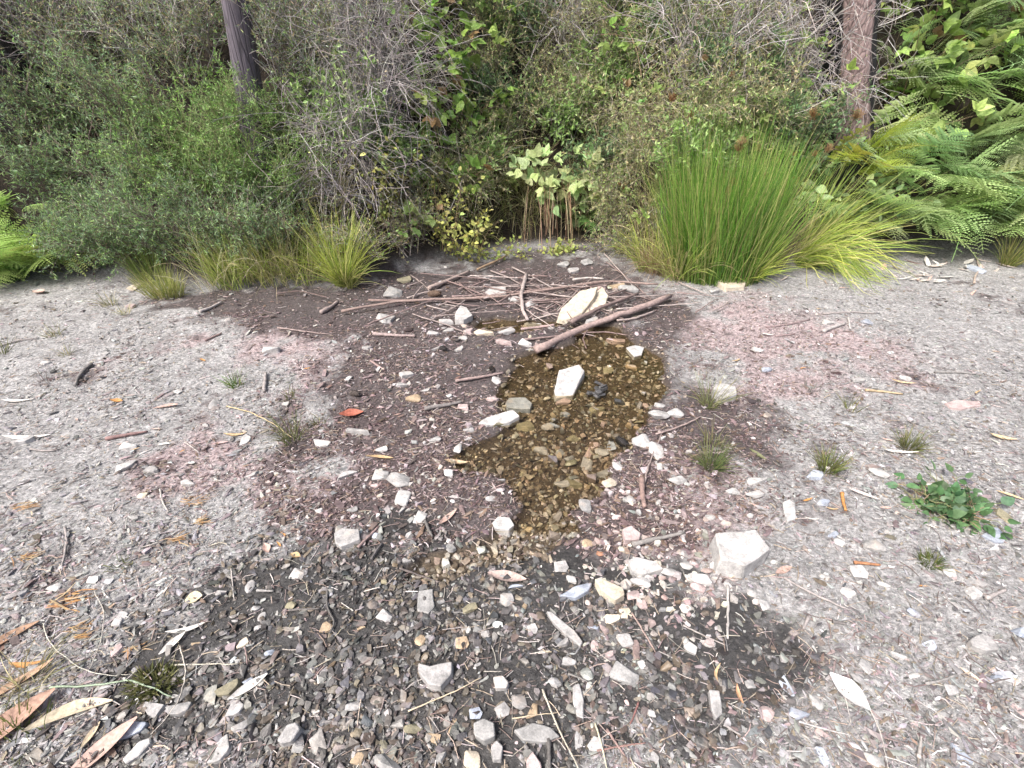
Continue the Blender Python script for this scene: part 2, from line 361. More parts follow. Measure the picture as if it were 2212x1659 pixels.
# water sheet over the pool cells only
wx = np.arange(-1.2, 1.3, .02); wy = np.arange(1.2, 4.2, .02); WX, WY = np.meshgrid(wx, wy)
pz = zones(WX.ravel(), WY.ravel())[0].reshape(WX.shape); keep = np.maximum.reduce([pz[:-1, :-1], pz[1:, :-1], pz[:-1, 1:], pz[1:, 1:]]) > .02
n_ = len(wx); ii = (np.arange(len(wy)-1)[:, None]*n_+np.arange(n_-1)[None])[keep]
vid, inv = np.unique(np.stack([ii, ii+1, ii+1+n_, ii+n_], 1).ravel(), return_inverse=True)
wv = np.stack([WX.ravel()[vid], WY.ravel()[vid], np.full(len(vid), WATER_Z)], 1)
link('water', to_mesh('water', wv, [inv.reshape(-1, 4)]), M_water, kind='structure')
WATER_OK = lambda x, y: zones(np.array([x]), np.array([y]))[0][0]

# ------------------------------------------------------------------ stones
def hull(pts, bevel=0.0, seed=0):
    bm = bmesh.new()
    for p in pts: bm.verts.new(p)
    r = bmesh.ops.convex_hull(bm, input=bm.verts[:]); junk = [e for e in set(r['geom_interior'])|set(r['geom_unused']) if isinstance(e, bmesh.types.BMVert)]
    if junk: bmesh.ops.delete(bm, geom=junk, context='VERTS')
    bmesh.ops.dissolve_limit(bm, angle_limit=math.radians(11), verts=bm.verts[:], edges=bm.edges[:])
    if bevel: bmesh.ops.bevel(bm, geom=bm.edges[:], offset=bevel, segments=1, affect='EDGES', clamp_overlap=True)
    return bm
def stone_pts(kind):
    r = np.random.default_rng(random.randrange(10**9))
    if kind == 'angular': p = r.uniform(-1, 1, (13, 3)); p = p/np.maximum(np.abs(p).max(1, keepdims=True), .3)*.5*r.uniform(.75, 1, (13, 1))
    elif kind == 'slab':
        n = 6+random.randrange(3); an = np.sort(r.uniform(0, 2*PI, n)); rr = r.uniform(.36, .52, n); o = np.stack([rr*np.cos(an), rr*np.sin(an)], 1)
        p = np.concatenate([np.c_[o*r.uniform(.82, .97), np.full(n, .42)+r.uniform(-.1, .08, n)], np.c_[o, np.full(n, -.42)+r.uniform(-.1, .1, n)]])
    else: p = randunit(26, r)*.5*r.uniform(.9, 1, (26, 1))
    return p
def bm_mesh(bm, name, smooth_angle=None):
    me = bpy.data.meshes.new(name); bm.to_mesh(me); bm.free()
    return me
T_ST = {k: [bm_mesh(hull(stone_pts(k), .055), 'stone') for _ in range(9)] for k in ('angular', 'slab', 'round')}
for k in T_ST:
    for me in T_ST[k]: me.materials.append(M_stone)
T_STW = {k: [m.copy() for m in T_ST[k]] for k in T_ST}
for k in T_STW:
    for me in T_STW[k]: me.materials[0] = M_stonew
def raw(kind):
    bm = hull(stone_pts(kind), 0); bmesh.ops.triangulate(bm, faces=bm.faces[:]); bm.verts.index_update()
    V = np.array([v.co[:] for v in bm.verts]); F = np.array([[v.index for v in f.verts] for f in bm.faces]); bm.free(); return V, F
RAW = [raw(k) for k in ('angular', 'angular', 'angular', 'angular', 'slab', 'slab', 'slab', 'slab', 'round', 'round', 'angular', 'slab')]

ST_COL = {'white': (.45, .445, .435), 'pale': (.36, .355, .35), 'grey': (.30, .30, .295), 'pink': (.46, .37, .36), 'cream': (.56, .50, .40), 'tan': (.40, .31, .21),
          'blue': (.36, .40, .47), 'dark': (.075, .075, .075), 'olive': (.27, .25, .17), 'rust': (.36, .19, .12)}
CW = {'white': 'white', 'pale': 'pale grey', 'grey': 'grey', 'pink': 'pinkish', 'cream': 'cream', 'tan': 'tan', 'blue': 'bluish grey', 'dark': 'blackish', 'olive': 'olive brown', 'rust': 'rusty red'}
occupied = []
def put_stone(px, py, w, h, col='white', kind='angular', label=None, group=None, hk=.4, rot=None, tilt=.18, name='stone'):
    g = gp(px, py); z = hz(g[0], g[1]); g = gp(px, py, max(z, WATER_Z-.01)); z = hz(g[0], g[1])
    dep = depth_of(g); phi = math.atan2(CAM_H, math.hypot(g[0], g[1])); wm = w*dep/FPX
    hm = wm*hk*(.55 if kind == 'slab' else 1); hm = min(hm, .75*h*dep/FPX/math.cos(phi))
    dm = (h*dep/FPX-hm*math.cos(phi)*.8)/math.sin(phi); dm = min(max(dm, .45*wm), 2.4*wm)
    T = (T_STW if WATER_OK(g[0], g[1]) > .35 else T_ST)[kind]
    o = link(name, random.choice(T), None); o.scale = (wm*1.22, dm*1.22, hm*1.4)
    o.location = (g[0], g[1], z+hm*.24); rz = random.uniform(-.35, .35) if rot is None else rot
    o.rotation_euler = (random.uniform(-tilt, tilt), random.uniform(-tilt, tilt), rz)
    v = math.exp(random.gauss(0, .08)); c = ST_COL[col]; o.color = (min(c[0]*v, .8), min(c[1]*v, .8), min(c[2]*v, .8), 1)
    occupied.append((g[0], g[1], max(wm, dm)*.5))
    if label: tag(o, label, 'stone', group)
    return o
def traced(pix, hgt, col, label, z0=None, lean=(0, 0), grow=1.06, cat='stone', name='stone', flat=.0):
    """top-face outline in px (at height hgt above the ground) -> solid block sunk in the ground"""
    cx = np.mean([p[0] for p in pix]); cy = np.mean([p[1] for p in pix]); g = gp(cx, cy); zb = hz(g[0], g[1]); zt = zb+hgt
    tp = np.array([gp(p[0], p[1], zt) for p in pix]); c = tp.mean(0)
    tp[:, 2] += lean[0]*(tp[:, 0]-c[0])+lean[1]*(tp[:, 1]-c[1])+rng.normal(0, hgt*.03, len(tp))
    bt = c+(tp-c)*grow; bt[:, 2] = zb-.02+rng.uniform(-.006, .006, len(tp)); bt[:, :2] += rng.normal(0, hgt*.08, (len(tp), 2))
    bm = bmesh.new(); o3 = c-np.array([0, 0, hgt])
    tv = [bm.verts.new(p-o3) for p in tp]; bv = [bm.verts.new(p-o3) for p in bt]; n = len(tv)
    if sum((tp[k-1][0]*tp[k][1]-tp[k][0]*tp[k-1][1]) for k in range(n)) < 0: tv.reverse(); bv.reverse()
    bm.faces.new(tv); bm.faces.new(bv[::-1])
    for k in range(n): bm.faces.new((tv[k], bv[k], bv[(k+1) % n], tv[(k+1) % n]))
    bmesh.ops.recalc_face_normals(bm, faces=bm.faces[:])
    bmesh.ops.bevel(bm, geom=bm.edges[:], offset=min(max(.0025, hgt*.07), .005), segments=1, affect='EDGES', clamp_overlap=True)
    bmesh.ops.triangulate(bm, faces=[f for f in bm.faces if len(f.verts) > 4])
    bmesh.ops.subdivide_edges(bm, edges=[e for e in bm.edges if e.calc_length() > .035], cuts=2, use_grid_fill=True)
    for v in bm.verts:
        s = 60; v.co += Vector((math.sin(v.co.y*s+v.co.z*47+cx), math.sin(v.co.z*s+v.co.x*51+cy), math.sin(v.co.x*s*.8+v.co.y*39)))*.0014
    me = bm_mesh(bm, name); me.materials.append(M_stonew if WATER_OK(c[0], c[1]) > .5 and col != 'white' else M_stone)
    o = link(name, me, None); o.location = tuple(o3); o.color = (*ST_COL[col], 1); tag(o, label, cat)
    occupied.append((c[0], c[1], float(np.abs(tp[:, :2]-c[:2]).max())))
    return o

# hand-placed stones: outline of the upper face
traced([(1545, 1150), (1632, 1143), (1666, 1183), (1610, 1222), (1597, 1214), (1558, 1206)], .08, 'white', 'largest pale blocky stone with a notched flat top, on the gravel', grow=1.02)
traced([(1207, 806), (1250, 797), (1262, 806), (1238, 846), (1200, 850), (1198, 838)], .055, 'white', 'large white slab standing out of the brown pool', lean=(0, .25))
traced([(1205, 676), (1213, 662), (1252, 640), (1290, 634), (1283, 648), (1258, 668), (1225, 678)], .06, 'cream', 'tan flat slab leaning behind the thick driftwood log', lean=(0, .3))
traced([(1283, 640), (1300, 628), (1313, 642), (1308, 656), (1270, 670), (1262, 664)], .05, 'cream', 'cream broken slab wedged against the tan slab by the driftwood', lean=(0, .2))
traced([(1034, 912), (1050, 902), (1108, 888), (1122, 899), (1100, 911), (1060, 915)], .022, 'white', 'long white wedge-shaped stone at the edge of the pool', lean=(0, .2))
traced([(1091, 871), (1100, 859), (1135, 857), (1149, 870), (1146, 883), (1096, 880)], .032, 'blue', 'bluish white banded stone at the rim of the pool')
traced([(983, 676), (995, 659), (1008, 664), (1021, 680), (1001, 690), (984, 688)], .045, 'white', 'bright white angular stone upstream of the pool')
traced([(1048, 630), (1060, 619), (1092, 620), (1094, 632), (1062, 638)], .03, 'white', 'flat white stone beneath the long thin driftwood branch')
traced([(905, 1430), (930, 1440), (977, 1427), (976, 1452), (950, 1482), (925, 1478), (903, 1450)], .035, 'pale', 'large pale concave stone amid the dark wet gravel')
traced([(1066, 1462), (1088, 1458), (1099, 1472), (1094, 1484), (1070, 1486)], .026, 'white', 'pale cube-shaped stone on the dark wet gravel')
traced([(905, 1275), (935, 1272), (938, 1310), (924, 1324), (900, 1318)], .012, 'grey', 'flat rectangular grey slate flush with the dark gravel')
traced([(1181, 1318), (1192, 1320), (1240, 1362), (1259, 1386), (1254, 1396), (1225, 1372), (1195, 1342)], .02, 'pale', 'long pale grey splinter of slate lying diagonally on gravel')
traced([(1284, 1250), (1300, 1250), (1345, 1268), (1350, 1283), (1330, 1295), (1300, 1275)], .036, 'cream', 'cream and orange wedge stone among small pebbles')
traced([(1210, 1285), (1240, 1266), (1278, 1258), (1272, 1276), (1245, 1290)], .02, 'blue', 'bluish white flat stone beside the cream and orange wedge')
traced([(1358, 1208), (1376, 1203), (1415, 1212), (1432, 1228), (1390, 1240), (1365, 1228)], .03, 'white', 'white knobbly stone on pebbles near the largest block')
traced([(1346, 1142), (1365, 1135), (1384, 1150), (1380, 1164), (1350, 1166)], .035, 'pink', 'pinkish white rounded stone at the tip of a grey stick')
traced([(722, 1150), (738, 1140), (775, 1142), (778, 1165), (735, 1180), (724, 1172)], .03, 'pale', 'pale blocky stone half bedded in grey damp soil')
traced([(1062, 1128), (1075, 1115), (1100, 1118), (1111, 1134), (1100, 1144), (1070, 1140)], .03, 'white', 'white oval stone at the lower rim of the pool')
traced([(596, 1600), (620, 1566), (640, 1560), (648, 1572), (628, 1600), (605, 1606)], .035, 'pale', 'pale wedge-topped block beside thin damp slates')
traced([(262, 1638), (300, 1600), (325, 1592), (326, 1604), (300, 1630), (270, 1648)], .02, 'white', 'long white rounded stone next to the curled eucalyptus leaves')
traced([(1024, 1560), (1045, 1549), (1068, 1560), (1070, 1588), (1045, 1598), (1024, 1585)], .035, 'grey', 'round grey boulder-like cobble in the wet gravel')
traced([(1237, 1480), (1250, 1474), (1262, 1510), (1260, 1550), (1246, 1545), (1238, 1510)], .015, 'pale', 'narrow upright-lying slate bedded in the dark gravel')
traced([(1533, 1490), (1555, 1492), (1561, 1540), (1548, 1552), (1536, 1530)], .018, 'pale', 'long pale slate beside a tan curled leaf on dark soil')
traced([(1546, 606), (1560, 594), (1595, 592), (1612, 606), (1608, 618), (1570, 622)], .04, 'cream', 'large cream stone at the foot of the yellow grass')
traced([(1352, 750), (1372, 745), (1392, 748), (1386, 766), (1370, 770)], .03, 'white', 'white angular stone on the bank of the pool below the log')
traced([(1692, 1085), (1705, 1078), (1718, 1086), (1720, 1120), (1702, 1126), (1694, 1106)], .02, 'white', 'white elongated stone on bare gravel near the orange bark curl')
traced([(1478, 1392), (1490, 1384), (1508, 1396), (1504, 1412), (1486, 1404)], .015, 'white', 'white angular chip at the edge of the dark soil')
traced([(1540, 838), (1560, 826), (1590, 834), (1592, 852), (1560, 862), (1545, 856)], .03, 'white', 'white blocky stone behind the thin weed tuft')
traced([(2042, 870), (2060, 864), (2115, 866), (2120, 874), (2080, 882), (2055, 880)], .015, 'pink', 'long pinkish flat slab on the dry pale track')
traced([(2098, 1380), (2120, 1368), (2150, 1384), (2160, 1402), (2130, 1406), (2104, 1394)], .03, 'pale', 'rounded grey stone half buried in the dry dusty gravel')
traced([(1138, 1640), (1150, 1622), (1170, 1650), (1172, 1675), (1140, 1672)], .02, 'pink', 'pink triangular stone in the wet gravel by pale straws')
traced([(1060, 1610), (1072, 1598), (1086, 1612), (1084, 1640), (1066, 1638)], .022, 'pale', 'pale stone with a dark rim touching the round cobble')
traced([(1110, 1575), (1150, 1560), (1190, 1572), (1210, 1590), (1180, 1604), (1130, 1596)], .016, 'grey', 'broad dark grey slate bedded in the wet gravel')

Zone_txt = {'pool': 'in the shallow brown pool', 'damp': 'on the damp purplish litter round the pool', 'dark': 'on the dark wet gravel', 'dry': 'on the dry pale track'}
def zone_at(x, y):
    p, d, k, q = [float(v[0]) for v in zones(np.array([x]), np.array([y]))]
    return 'pool' if p > .4 else 'dark' if k > .4 else 'damp' if d > .4 else 'dry'
SW = {'angular': 'angular stone', 'slab': 'flat slate stone', 'round': 'rounded pebble'}
def auto_label(o, col, kind):
    big = max(o.scale) ; sz = 'small' if big < .035 else 'medium' if big < .075 else 'large'
    z = zone_at(o.location.x, o.location.y)
    tag(o, f'{sz} {CW[col]} {SW[kind]} lying {Zone_txt[z]}', 'pebble' if kind == 'round' else 'stone', f'{sz} {CW[col]} {SW[kind]}s {Zone_txt[z]}')
C5 = lambda x, y: (737.3+x/3, 504+y/3)
five = [(960, 300, 90, 45, 'white', 's'), (670, 585, 130, 45, 'white', 's'), (1260, 585, 130, 30, 'white', 's'), (1610, 565, 130, 55, 'pale', 's'), (815, 635, 100, 55, 'pink', 's'), (945, 650, 150, 50, 'cream', 's'),
  (1070, 650, 100, 50, 'pale', 'a'), (1070, 710, 130, 45, 'pink', 's'), (1190, 720, 75, 45, 'white', 'a'), (1345, 745, 100, 40, 'white', 's'), (790, 685, 60, 35, 'white', 'a'), (1245, 785, 110, 35, 'pale', 's'),
  (1780, 690, 120, 45, 'pink', 's'), (755, 750, 90, 45, 'white', 's'), (620, 745, 90, 40, 'pale', 'a'), (1440, 1085, 100, 50, 'pink', 'a'), (1005, 960, 55, 60, 'white', 'a'), (415, 925, 120, 40, 'white', 's'), (410, 985, 90, 35, 'pale', 's'),
  (550, 1010, 60, 50, 'white', 'a'), (790, 1140, 80, 50, 'pink', 'a'), (985, 1080, 85, 35, 'pink', 's'), (1455, 1160, 75, 35, 'blue', 's'), (100, 1295, 180, 50, 'pale', 's'), (755, 1400, 50, 70, 'white', 'a'), (610, 1345, 80, 40, 'white', 'a'),
  (825, 1280, 65, 40, 'pale', 'a'), (255, 1575, 90, 75, 'white', 'a'), (375, 1610, 135, 110, 'white', 'a'), (60, 1600, 150, 100, 'white', 's'), (695, 1565, 65, 55, 'white', 'a'), (1295, 1395, 95, 60, 'white', 'a'), (1420, 1415, 60, 60, 'grey', 'a'),
  (1590, 1480, 65, 95, 'pale', 'a'), (1600, 1405, 50, 70, 'pink', 'a'), (1735, 1355, 80, 80, 'blue', 'a'), (1690, 1405, 80, 60, 'pale', 'a'), (1945, 1360, 115, 100, 'white', 'a'), (2065, 1185, 115, 85, 'white', 'a'), (2160, 1175, 110, 70, 'white', 'a'),
  (2040, 1415, 90, 100, 'white', 'a'), (1790, 1520, 65, 60, 'white', 'a'), (2060, 1520, 40, 60, 'white', 'a'), (2165, 1610, 110, 70, 'white', 'a'), (1735, 1630, 100, 60, 'cream', 'a'), (1430, 1610, 90, 60, 'pale', 'a'), (1500, 1320, 80, 55, 'olive', 'a'),
  (310, 215, 100, 80, 'grey', 'a'), (410, 310, 80, 50, 'olive', 'a'), (1220, 470, 100, 70, 'white', 'a'), (1130, 435, 70, 40, 'white', 'a'), (470, 1080, 100, 60, 'tan', 'a'), (1070, 1260, 170, 60, 'olive', 's'), (1340, 1250, 70, 60, 'pale', 'a'), (1390, 1230, 90, 40, 'blue', 's'),
  (1200, 1230, 120, 80, 'olive', 's'), (1890, 1240, 110, 55, 'tan', 's'), (1650, 1140, 130, 45, 'olive', 's'), (1880, 870, 70, 40, 'tan', 'a'), (1730, 880, 70, 60, 'olive', 'a'), (1520, 1600, 140, 90, 'olive', 's'), (1840, 1100, 90, 30, 'cream', 's'),
  (300, 560, 130, 60, 'pale', 's'), (690, 620, 80, 60, 'pale', 'a'), (590, 655, 90, 30, 'pale', 's'), (170, 745, 70, 30, 'pale', 's'), (1110, 430, 60, 40, 'white', 'a'), (50, 945, 50, 45, 'white', 'r'), (265, 1405, 70, 45, 'white', 'a'),
  (1640, 1360, 60, 45, 'pink', 'a'), (1370, 1470, 90, 60, 'grey', 's'), (1690, 1535, 150, 80, 'grey', 's'), (1480, 1445, 60, 50, 'grey', 'a'), (1980, 1110, 60, 40, 'pink', 'r'), (2060, 1120, 70, 40, 'white', 'r'), (1860, 380, 120, 50, 'grey', 'a'), (1780, 350, 110, 40, 'tan', 's'), (1680, 350, 100, 40, 'pink', 's'),
  (1500, 250, 90, 40, 'pale', 's'), (1440, 210, 80, 50, 'grey', 'a'), (1590, 200, 80, 40, 'grey', 'a')]
KM = {'a': 'angular', 's': 'slab', 'r': 'round'}
for (x, y, w, h, c, k) in five:
    o = put_stone(*C5(x, y), w/3, h/3, c, KM[k]); auto_label(o, c, KM[k])
S = .3629
rest = [((0, 504), 1/3, [(1760, 765, 110, 60, 'white', 'a'), (835, 1390, 95, 45, 'white', 'a'), (820, 1515, 95, 80, 'white', 'a'), (985, 1540, 110, 50, 'pale', 's'), (1390, 1115, 50, 60, 'pale', 'a'), (1590, 1345, 70, 70, 'white', 's'), (2090, 1360, 110, 60, 'white', 's'), (1630, 1560, 80, 50, 'white', 'a'),
   (300, 840, 60, 25, 'white', 's'), (1160, 1030, 50, 35, 'white', 'r'), (860, 320, 60, 50, 'cream', 'a'), (850, 485, 50, 35, 'pink', 'a'), (680, 780, 60, 25, 'white', 's'), (1345, 1245, 60, 30, 'white', 's'), (1240, 1620, 110, 50, 'white', 's'), (150, 1345, 180, 40, 'pale', 's')]),
  ((1475, 504), 1/3, [(1890, 240, 60, 50, 'blue', 'a'), (410, 955, 60, 30, 'grey', 'r'), (1190, 580, 60, 40, 'blue', 'a'), (950, 575, 80, 35, 'white', 's'), (480, 760, 70, 40, 'white', 'r'), (540, 890, 80, 40, 'blue', 'r'), (1440, 950, 80, 40, 'white', 'r'), (1270, 1560, 90, 70, 'white', 'a'), (490, 1600, 150, 45, 'white', 's'), (860, 1570, 120, 60, 'blue', 's'), (1130, 960, 90, 30, 'pale', 's'), (1650, 820, 100, 35, 'pale', 's'), (200, 380, 60, 40, 'white', 'a')]),
  ((0, 1057), S, [(1770, 510, 70, 60, 'white', 'a'), (1430, 1400, 160, 80, 'pale', 's'), (1400, 1310, 100, 90, 'pale', 's'), (780, 1440, 180, 90, 'blue', 's'), (930, 1310, 150, 80, 'pale', 's'), (1350, 1170, 200, 110, 'olive', 's'), (1070, 1300, 140, 80, 'grey', 's'), (350, 1590, 100, 130, 'white', 's'), (1310, 1560, 120, 140, 'white', 's'),
   (720, 770, 80, 70, 'pale', 's'), (330, 590, 80, 50, 'white', 'a'), (560, 545, 70, 45, 'white', 'a'), (940, 420, 50, 40, 'white', 'a'), (1490, 580, 50, 70, 'pale', 'r'), (1560, 760, 40, 50, 'white', 'r'), (1535, 828, 45, 35, 'white', 'r'), (1525, 710, 45, 35, 'pale', 'r'), (1330, 610, 80, 40, 'pale', 's'), (1450, 915, 60, 50, 'cream', 'a'), (1610, 975, 60, 35, 'blue', 'r'), (205, 1070, 80, 50, 'pale', 'a'), (700, 955, 70, 70, 'pink', 's'), (1180, 580, 50, 30, 'white', 'a'), (700, 800, 60, 50, 'pale', 'a'), (900, 1610, 90, 70, 'grey', 'a'), (620, 1210, 110, 70, 'pale', 's'), (480, 1250, 70, 50, 'grey', 'a'), (1480, 1130, 50, 50, 'blue', 'a'), (1780, 1540, 80, 60, 'grey', 'a')]),
  ((737, 1057), S, [(365, 65, 90, 100, 'white', 'a'), (470, 175, 60, 70, 'white', 'a'), (1050, 600, 110, 60, 'blue', 's'), (985, 660, 85, 80, 'pale', 'r'), (770, 715, 100, 60, 'olive', 'r'), (1950, 500, 90, 55, 'white', 'a'), (1465, 330, 65, 60, 'tan', 'r'), (1690, 745, 80, 60, 'cream', 'a'), (1600, 780, 130, 50, 'cream', 's'), (1680, 1110, 150, 100, 'grey', 'a'), (1690, 910, 90, 80, 'pale', 'a'),
   (1070, 710, 60, 90, 'tan', 'a'), (1140, 835, 65, 55, 'pale', 'a'), (1350, 1030, 100, 55, 'pale', 's'), (1270, 1155, 75, 55, 'pale', 'r'), (720, 920, 85, 70, 'tan', 'a'), (470, 900, 60, 65, 'tan', 'r'), (260, 760, 80, 60, 'pale', 'a'), (660, 1400, 60, 80, 'tan', 'a'), (430, 1430, 100, 60, 'olive', 'a'), (1060, 1270, 80, 80, 'pale', 'a'), (960, 1320, 90, 70, 'pale', 'a'), (1500, 810, 70, 50, 'blue', 'a'), (1540, 560, 50, 60, 'white', 'a'), (1370, 545, 60, 45, 'white', 'a'), (1780, 560, 120, 50, 'white', 'a'), (1690, 570, 60, 55, 'white', 'a'), (1735, 635, 75, 60, 'pink', 'a'), (1790, 695, 60, 60, 'pink', 'a'), (1550, 200, 60, 40, 'pink', 'r'), (1640, 170, 60, 35, 'pink', 'r'), (1715, 65, 60, 50, 'white', 'a'), (1450, 110, 75, 90, 'grey', 'a'), (890, 60, 60, 45, 'white', 'r'), (400, 280, 40, 70, 'white', 's'), (205, 280, 60, 45, 'blue', 'r'),
   (1150, 390, 55, 50, 'white', 'a'), (1310, 470, 90, 70, 'pale', 'a'), (1510, 935, 50, 60, 'pink', 'r'), (1580, 985, 80, 45, 'pink', 's'), (1310, 910, 110, 45, 'pale', 's'), (800, 1340, 80, 60, 'blue', 'a'), (1130, 1310, 80, 80, 'tan', 'a'), (780, 1620, 90, 90, 'cream', 'a'), (100, 1610, 80, 80, 'tan', 'r'), (270, 1640, 160, 90, 'grey', 'r'), (600, 1550, 80, 120, 'grey', 's'), (1410, 1500, 60, 90, 'pale', 's'), (1520, 1520, 120, 90, 'pale', 's'), (1860, 1600, 60, 70, 'pale', 's'), (1790, 1050, 50, 50, 'white', 'a'), (1540, 385, 45, 35, 'rust', 'r'), (560, 1480, 100, 60, 'tan', 's'), (1840, 1340, 60, 40, 'pale', 'a'), (1980, 1210, 40, 70, 'white', 's')]),
  ((1475, 1057), S, [(295, 490, 90, 75, 'cream', 'a'), (415, 40, 100, 55, 'white', 'a'), (295, 20, 80, 50, 'white', 'a'), (1130, 345, 120, 80, 'white', 'a'), (1040, 500, 100, 75, 'white', 'a'), (1585, 500, 80, 60, 'white', 'r'), (930, 320, 60, 50, 'white', 'r'), (480, 690, 70, 60, 'white', 'a'), (100, 550, 120, 70, 'white', 'a'), (90, 590, 90, 60, 'pink', 'r'), (1050, 1140, 90, 60, 'pale', 'a'), (790, 1265, 70, 80, 'white', 'r'), (1275, 990, 90, 80, 'white', 's'), (1080, 1060, 70, 70, 'pale', 'a'), (1590, 1200, 100, 60, 'pale', 'a'),
   (1720, 620, 70, 60, 'white', 'a'), (2000, 860, 90, 55, 'blue', 'a'), (1460, 920, 70, 60, 'blue', 's'), (1830, 270, 120, 80, 'blue', 's'), (1905, 165, 65, 65, 'olive', 'a'), (500, 1340, 80, 80, 'pink', 'r'), (120, 1570, 80, 100, 'pale', 's'), (1650, 1570, 90, 200, 'blue', 's'), (1140, 1620, 100, 70, 'white', 'a'), (150, 915, 80, 45, 'white', 's'), (20, 460, 60, 50, 'white', 'a'), (400, 160, 50, 35, 'white', 'r'), (160, 170, 60, 40, 'white', 'r'), (890, 270, 70, 35, 'blue', 's'), (840, 80, 90, 40, 'blue', 's'), (410, 620, 55, 55, 'white', 'r'), (400, 1165, 60, 60, 'pale', 'r'), (700, 1330, 130, 70, 'blue', 's'), (850, 1460, 110, 60, 'pink', 's'), (1370, 740, 70, 50, 'blue', 'r'), (1760, 565, 100, 45, 'pale', 's'), (1990, 1310, 50, 80, 'pink', 's'), (1550, 1350, 60, 50, 'white', 'r'), (1520, 860, 60, 50, 'pale', 's'), (1890, 1140, 100, 50, 'blue', 's'), (830, 1600, 80, 110, 'blue', 's'), (590, 1580, 50, 80, 'pale', 's'), (610, 1160, 60, 110, 'blue', 's'), (1190, 570, 60, 40, 'white', 'a'), (840, 525, 50, 40, 'white', 'r'), (980, 620, 80, 60, 'white', 'r'), (730, 800, 50, 80, 'pale', 's'), (180, 1080, 10, 10, 'tan', 'r'), (270, 580, 40, 55, 'white', 'r')])]
for (ox, oy), s, lst in rest:
    for (x, y, w, h, c, k) in lst:
        o = put_stone(ox+x*s, oy+y*s, w*s, h*s, c, KM[k]); auto_label(o, c, KM[k])
n_named = sum(1 for o in COL.objects if o.name.startswith('stone'))
# further small stones up to about 300 of the kind
cand = 0
while n_named < 298 and cand < 3000:
    cand += 1
    px, py = random.uniform(300, 2100), random.triangular(700, 1650, 1300); g = gp(px, py)
    z = zone_at(g[0], g[1])
    if z == 'dry' and random.random() < .6: continue
    if any((g[0]-x)**2+(g[1]-y)**2 < (r+.02)**2 for x, y, r in occupied): continue
    dep = depth_of(g); w = random.uniform(.022, .045)/dep*FPX
    c = random.choice(['white', 'pale', 'grey', 'pink', 'cream'] if z in ('damp', 'dry') else ['grey', 'grey', 'pale', 'olive', 'tan']); k = random.choice(['angular', 'slab', 'angular', 'round'])
    o = put_stone(px, py, w, w*random.uniform(.5, .8), c, k); auto_label(o, c, k); n_named += 1

# ------------------------------------------------------------------ gravel and litter (beyond counting)
def scatter(n, wfun, x0=-5.2, x1=5.2, y0=.25, y1=5.2):
    m = n*8; y = y0+(y1-y0)*rng.random(m)**1.35; x = (rng.random(m)*2-1)*(1.35*np.sqrt(y*y+1.0)*.9+.3)
    w = wfun(x, y)*np.clip(1.7-.27*y, .5, 2)
    s = y < edge_y(x)+.25
    k = (rng.random(m) < w/np.max(w)*1.0) & s
    return x[k][:n], y[k][:n]
def gravel(name, label, x, y, med, sig, colf, mat, flat=.55, sink=.2, mx=.04):
    n = len(x); z = height(x, y); size = np.clip(med*np.exp(rng.normal(0, sig, n)), .003, mx); g = Geo(); which = rng.integers(0, len(RAW), n); col = colf(x, y, n)
    for k, (V, F) in enumerate(RAW):
        q = which == k; m = q.sum()
        if m == 0: continue
        an = rng.random(m)*2*PI; M = np.zeros((m, 3, 3)); M[:, 0, 0] = np.cos(an); M[:, 0, 1] = -np.sin(an); M[:, 1, 0] = np.sin(an); M[:, 1, 1] = np.cos(an); M[:, 2, 2] = 1
        tl = rng.normal(0, .22, (m, 2)); M[:, 2, 0] = tl[:, 0]; M[:, 2, 1] = tl[:, 1]
        sc = np.stack([size[q]*rng.uniform(.9, 1.5, m), size[q]*rng.uniform(.6, 1, m), size[q]*flat*rng.uniform(.5, 1.1, m)], 1)
        pos = np.stack([x[q], y[q], z[q]+sc[:, 2]*(.5-sink)], 1)
        g.add(instance(V, M, sc, pos), [inst_faces(F, len(V), m)], np.repeat(col[q], len(V), 0))
    o = g.build(name, mat, None, smooth=False, kind='stuff'); o['label'] = label; o['category'] = 'gravel'; return o
def wz(i):
    def f(x, y):
        p, d, k, q = zones(x, y); cl = .28+np.clip((fbm(x*3.1, y*3.1, 3, 71)-.36)*4.2, 0, 1); return [p, d*(1-p)*(1-k)*cl, k*(1-p)*cl*(1-.4*sstep(.55, .8, x)), np.clip(1-p-d-k, 0, 1)*(.3+cl)+.02][i]
    return f
x, y = scatter(13000, wz(0)); gravel('gravel', 'brown gravel covering the bed of the shallow pool', x, y, .0145, .45, lambda x, y, n: palette([(.20, .165, .12), (.26, .215, .155), (.13, .105, .075), (.25, .235, .205), (.075, .062, .05), (.32, .28, .23)], n, .25), M_gravelw, .5, .1)
x, y = scatter(900, wz(0)); gravel('gravel', 'larger olive and grey stones poking out of the shallow pool', x, y, .026, .35, lambda x, y, n: palette([(.26, .225, .17), (.34, .31, .27), (.18, .15, .11), (.42, .40, .37), (.22, .22, .21)], n, .2), M_gravelw, .8, .0, .055)
x, y = scatter(11000, wz(1)); gravel('gravel', 'purplish and pale gravel on the damp ground round the pool', x, y, .009, .65, lambda x, y, n: palette([(.20, .155, .155), (.13, .10, .10), (.36, .33, .33), (.08, .063, .062), (.44, .42, .41), (.24, .20, .18)], n, .25), M_gravel, .45, .15)
x, y = scatter(900, wz(2)); gravel('gravel', 'flat grey slates bedded in the dark wet gravel', x, y, .026, .3, lambda x, y, n: palette([(.14, .138, .134), (.20, .196, .19), (.09, .088, .086), (.27, .265, .255), (.17, .145, .12)], n, .2), M_gravelw, .3, .1, .055)
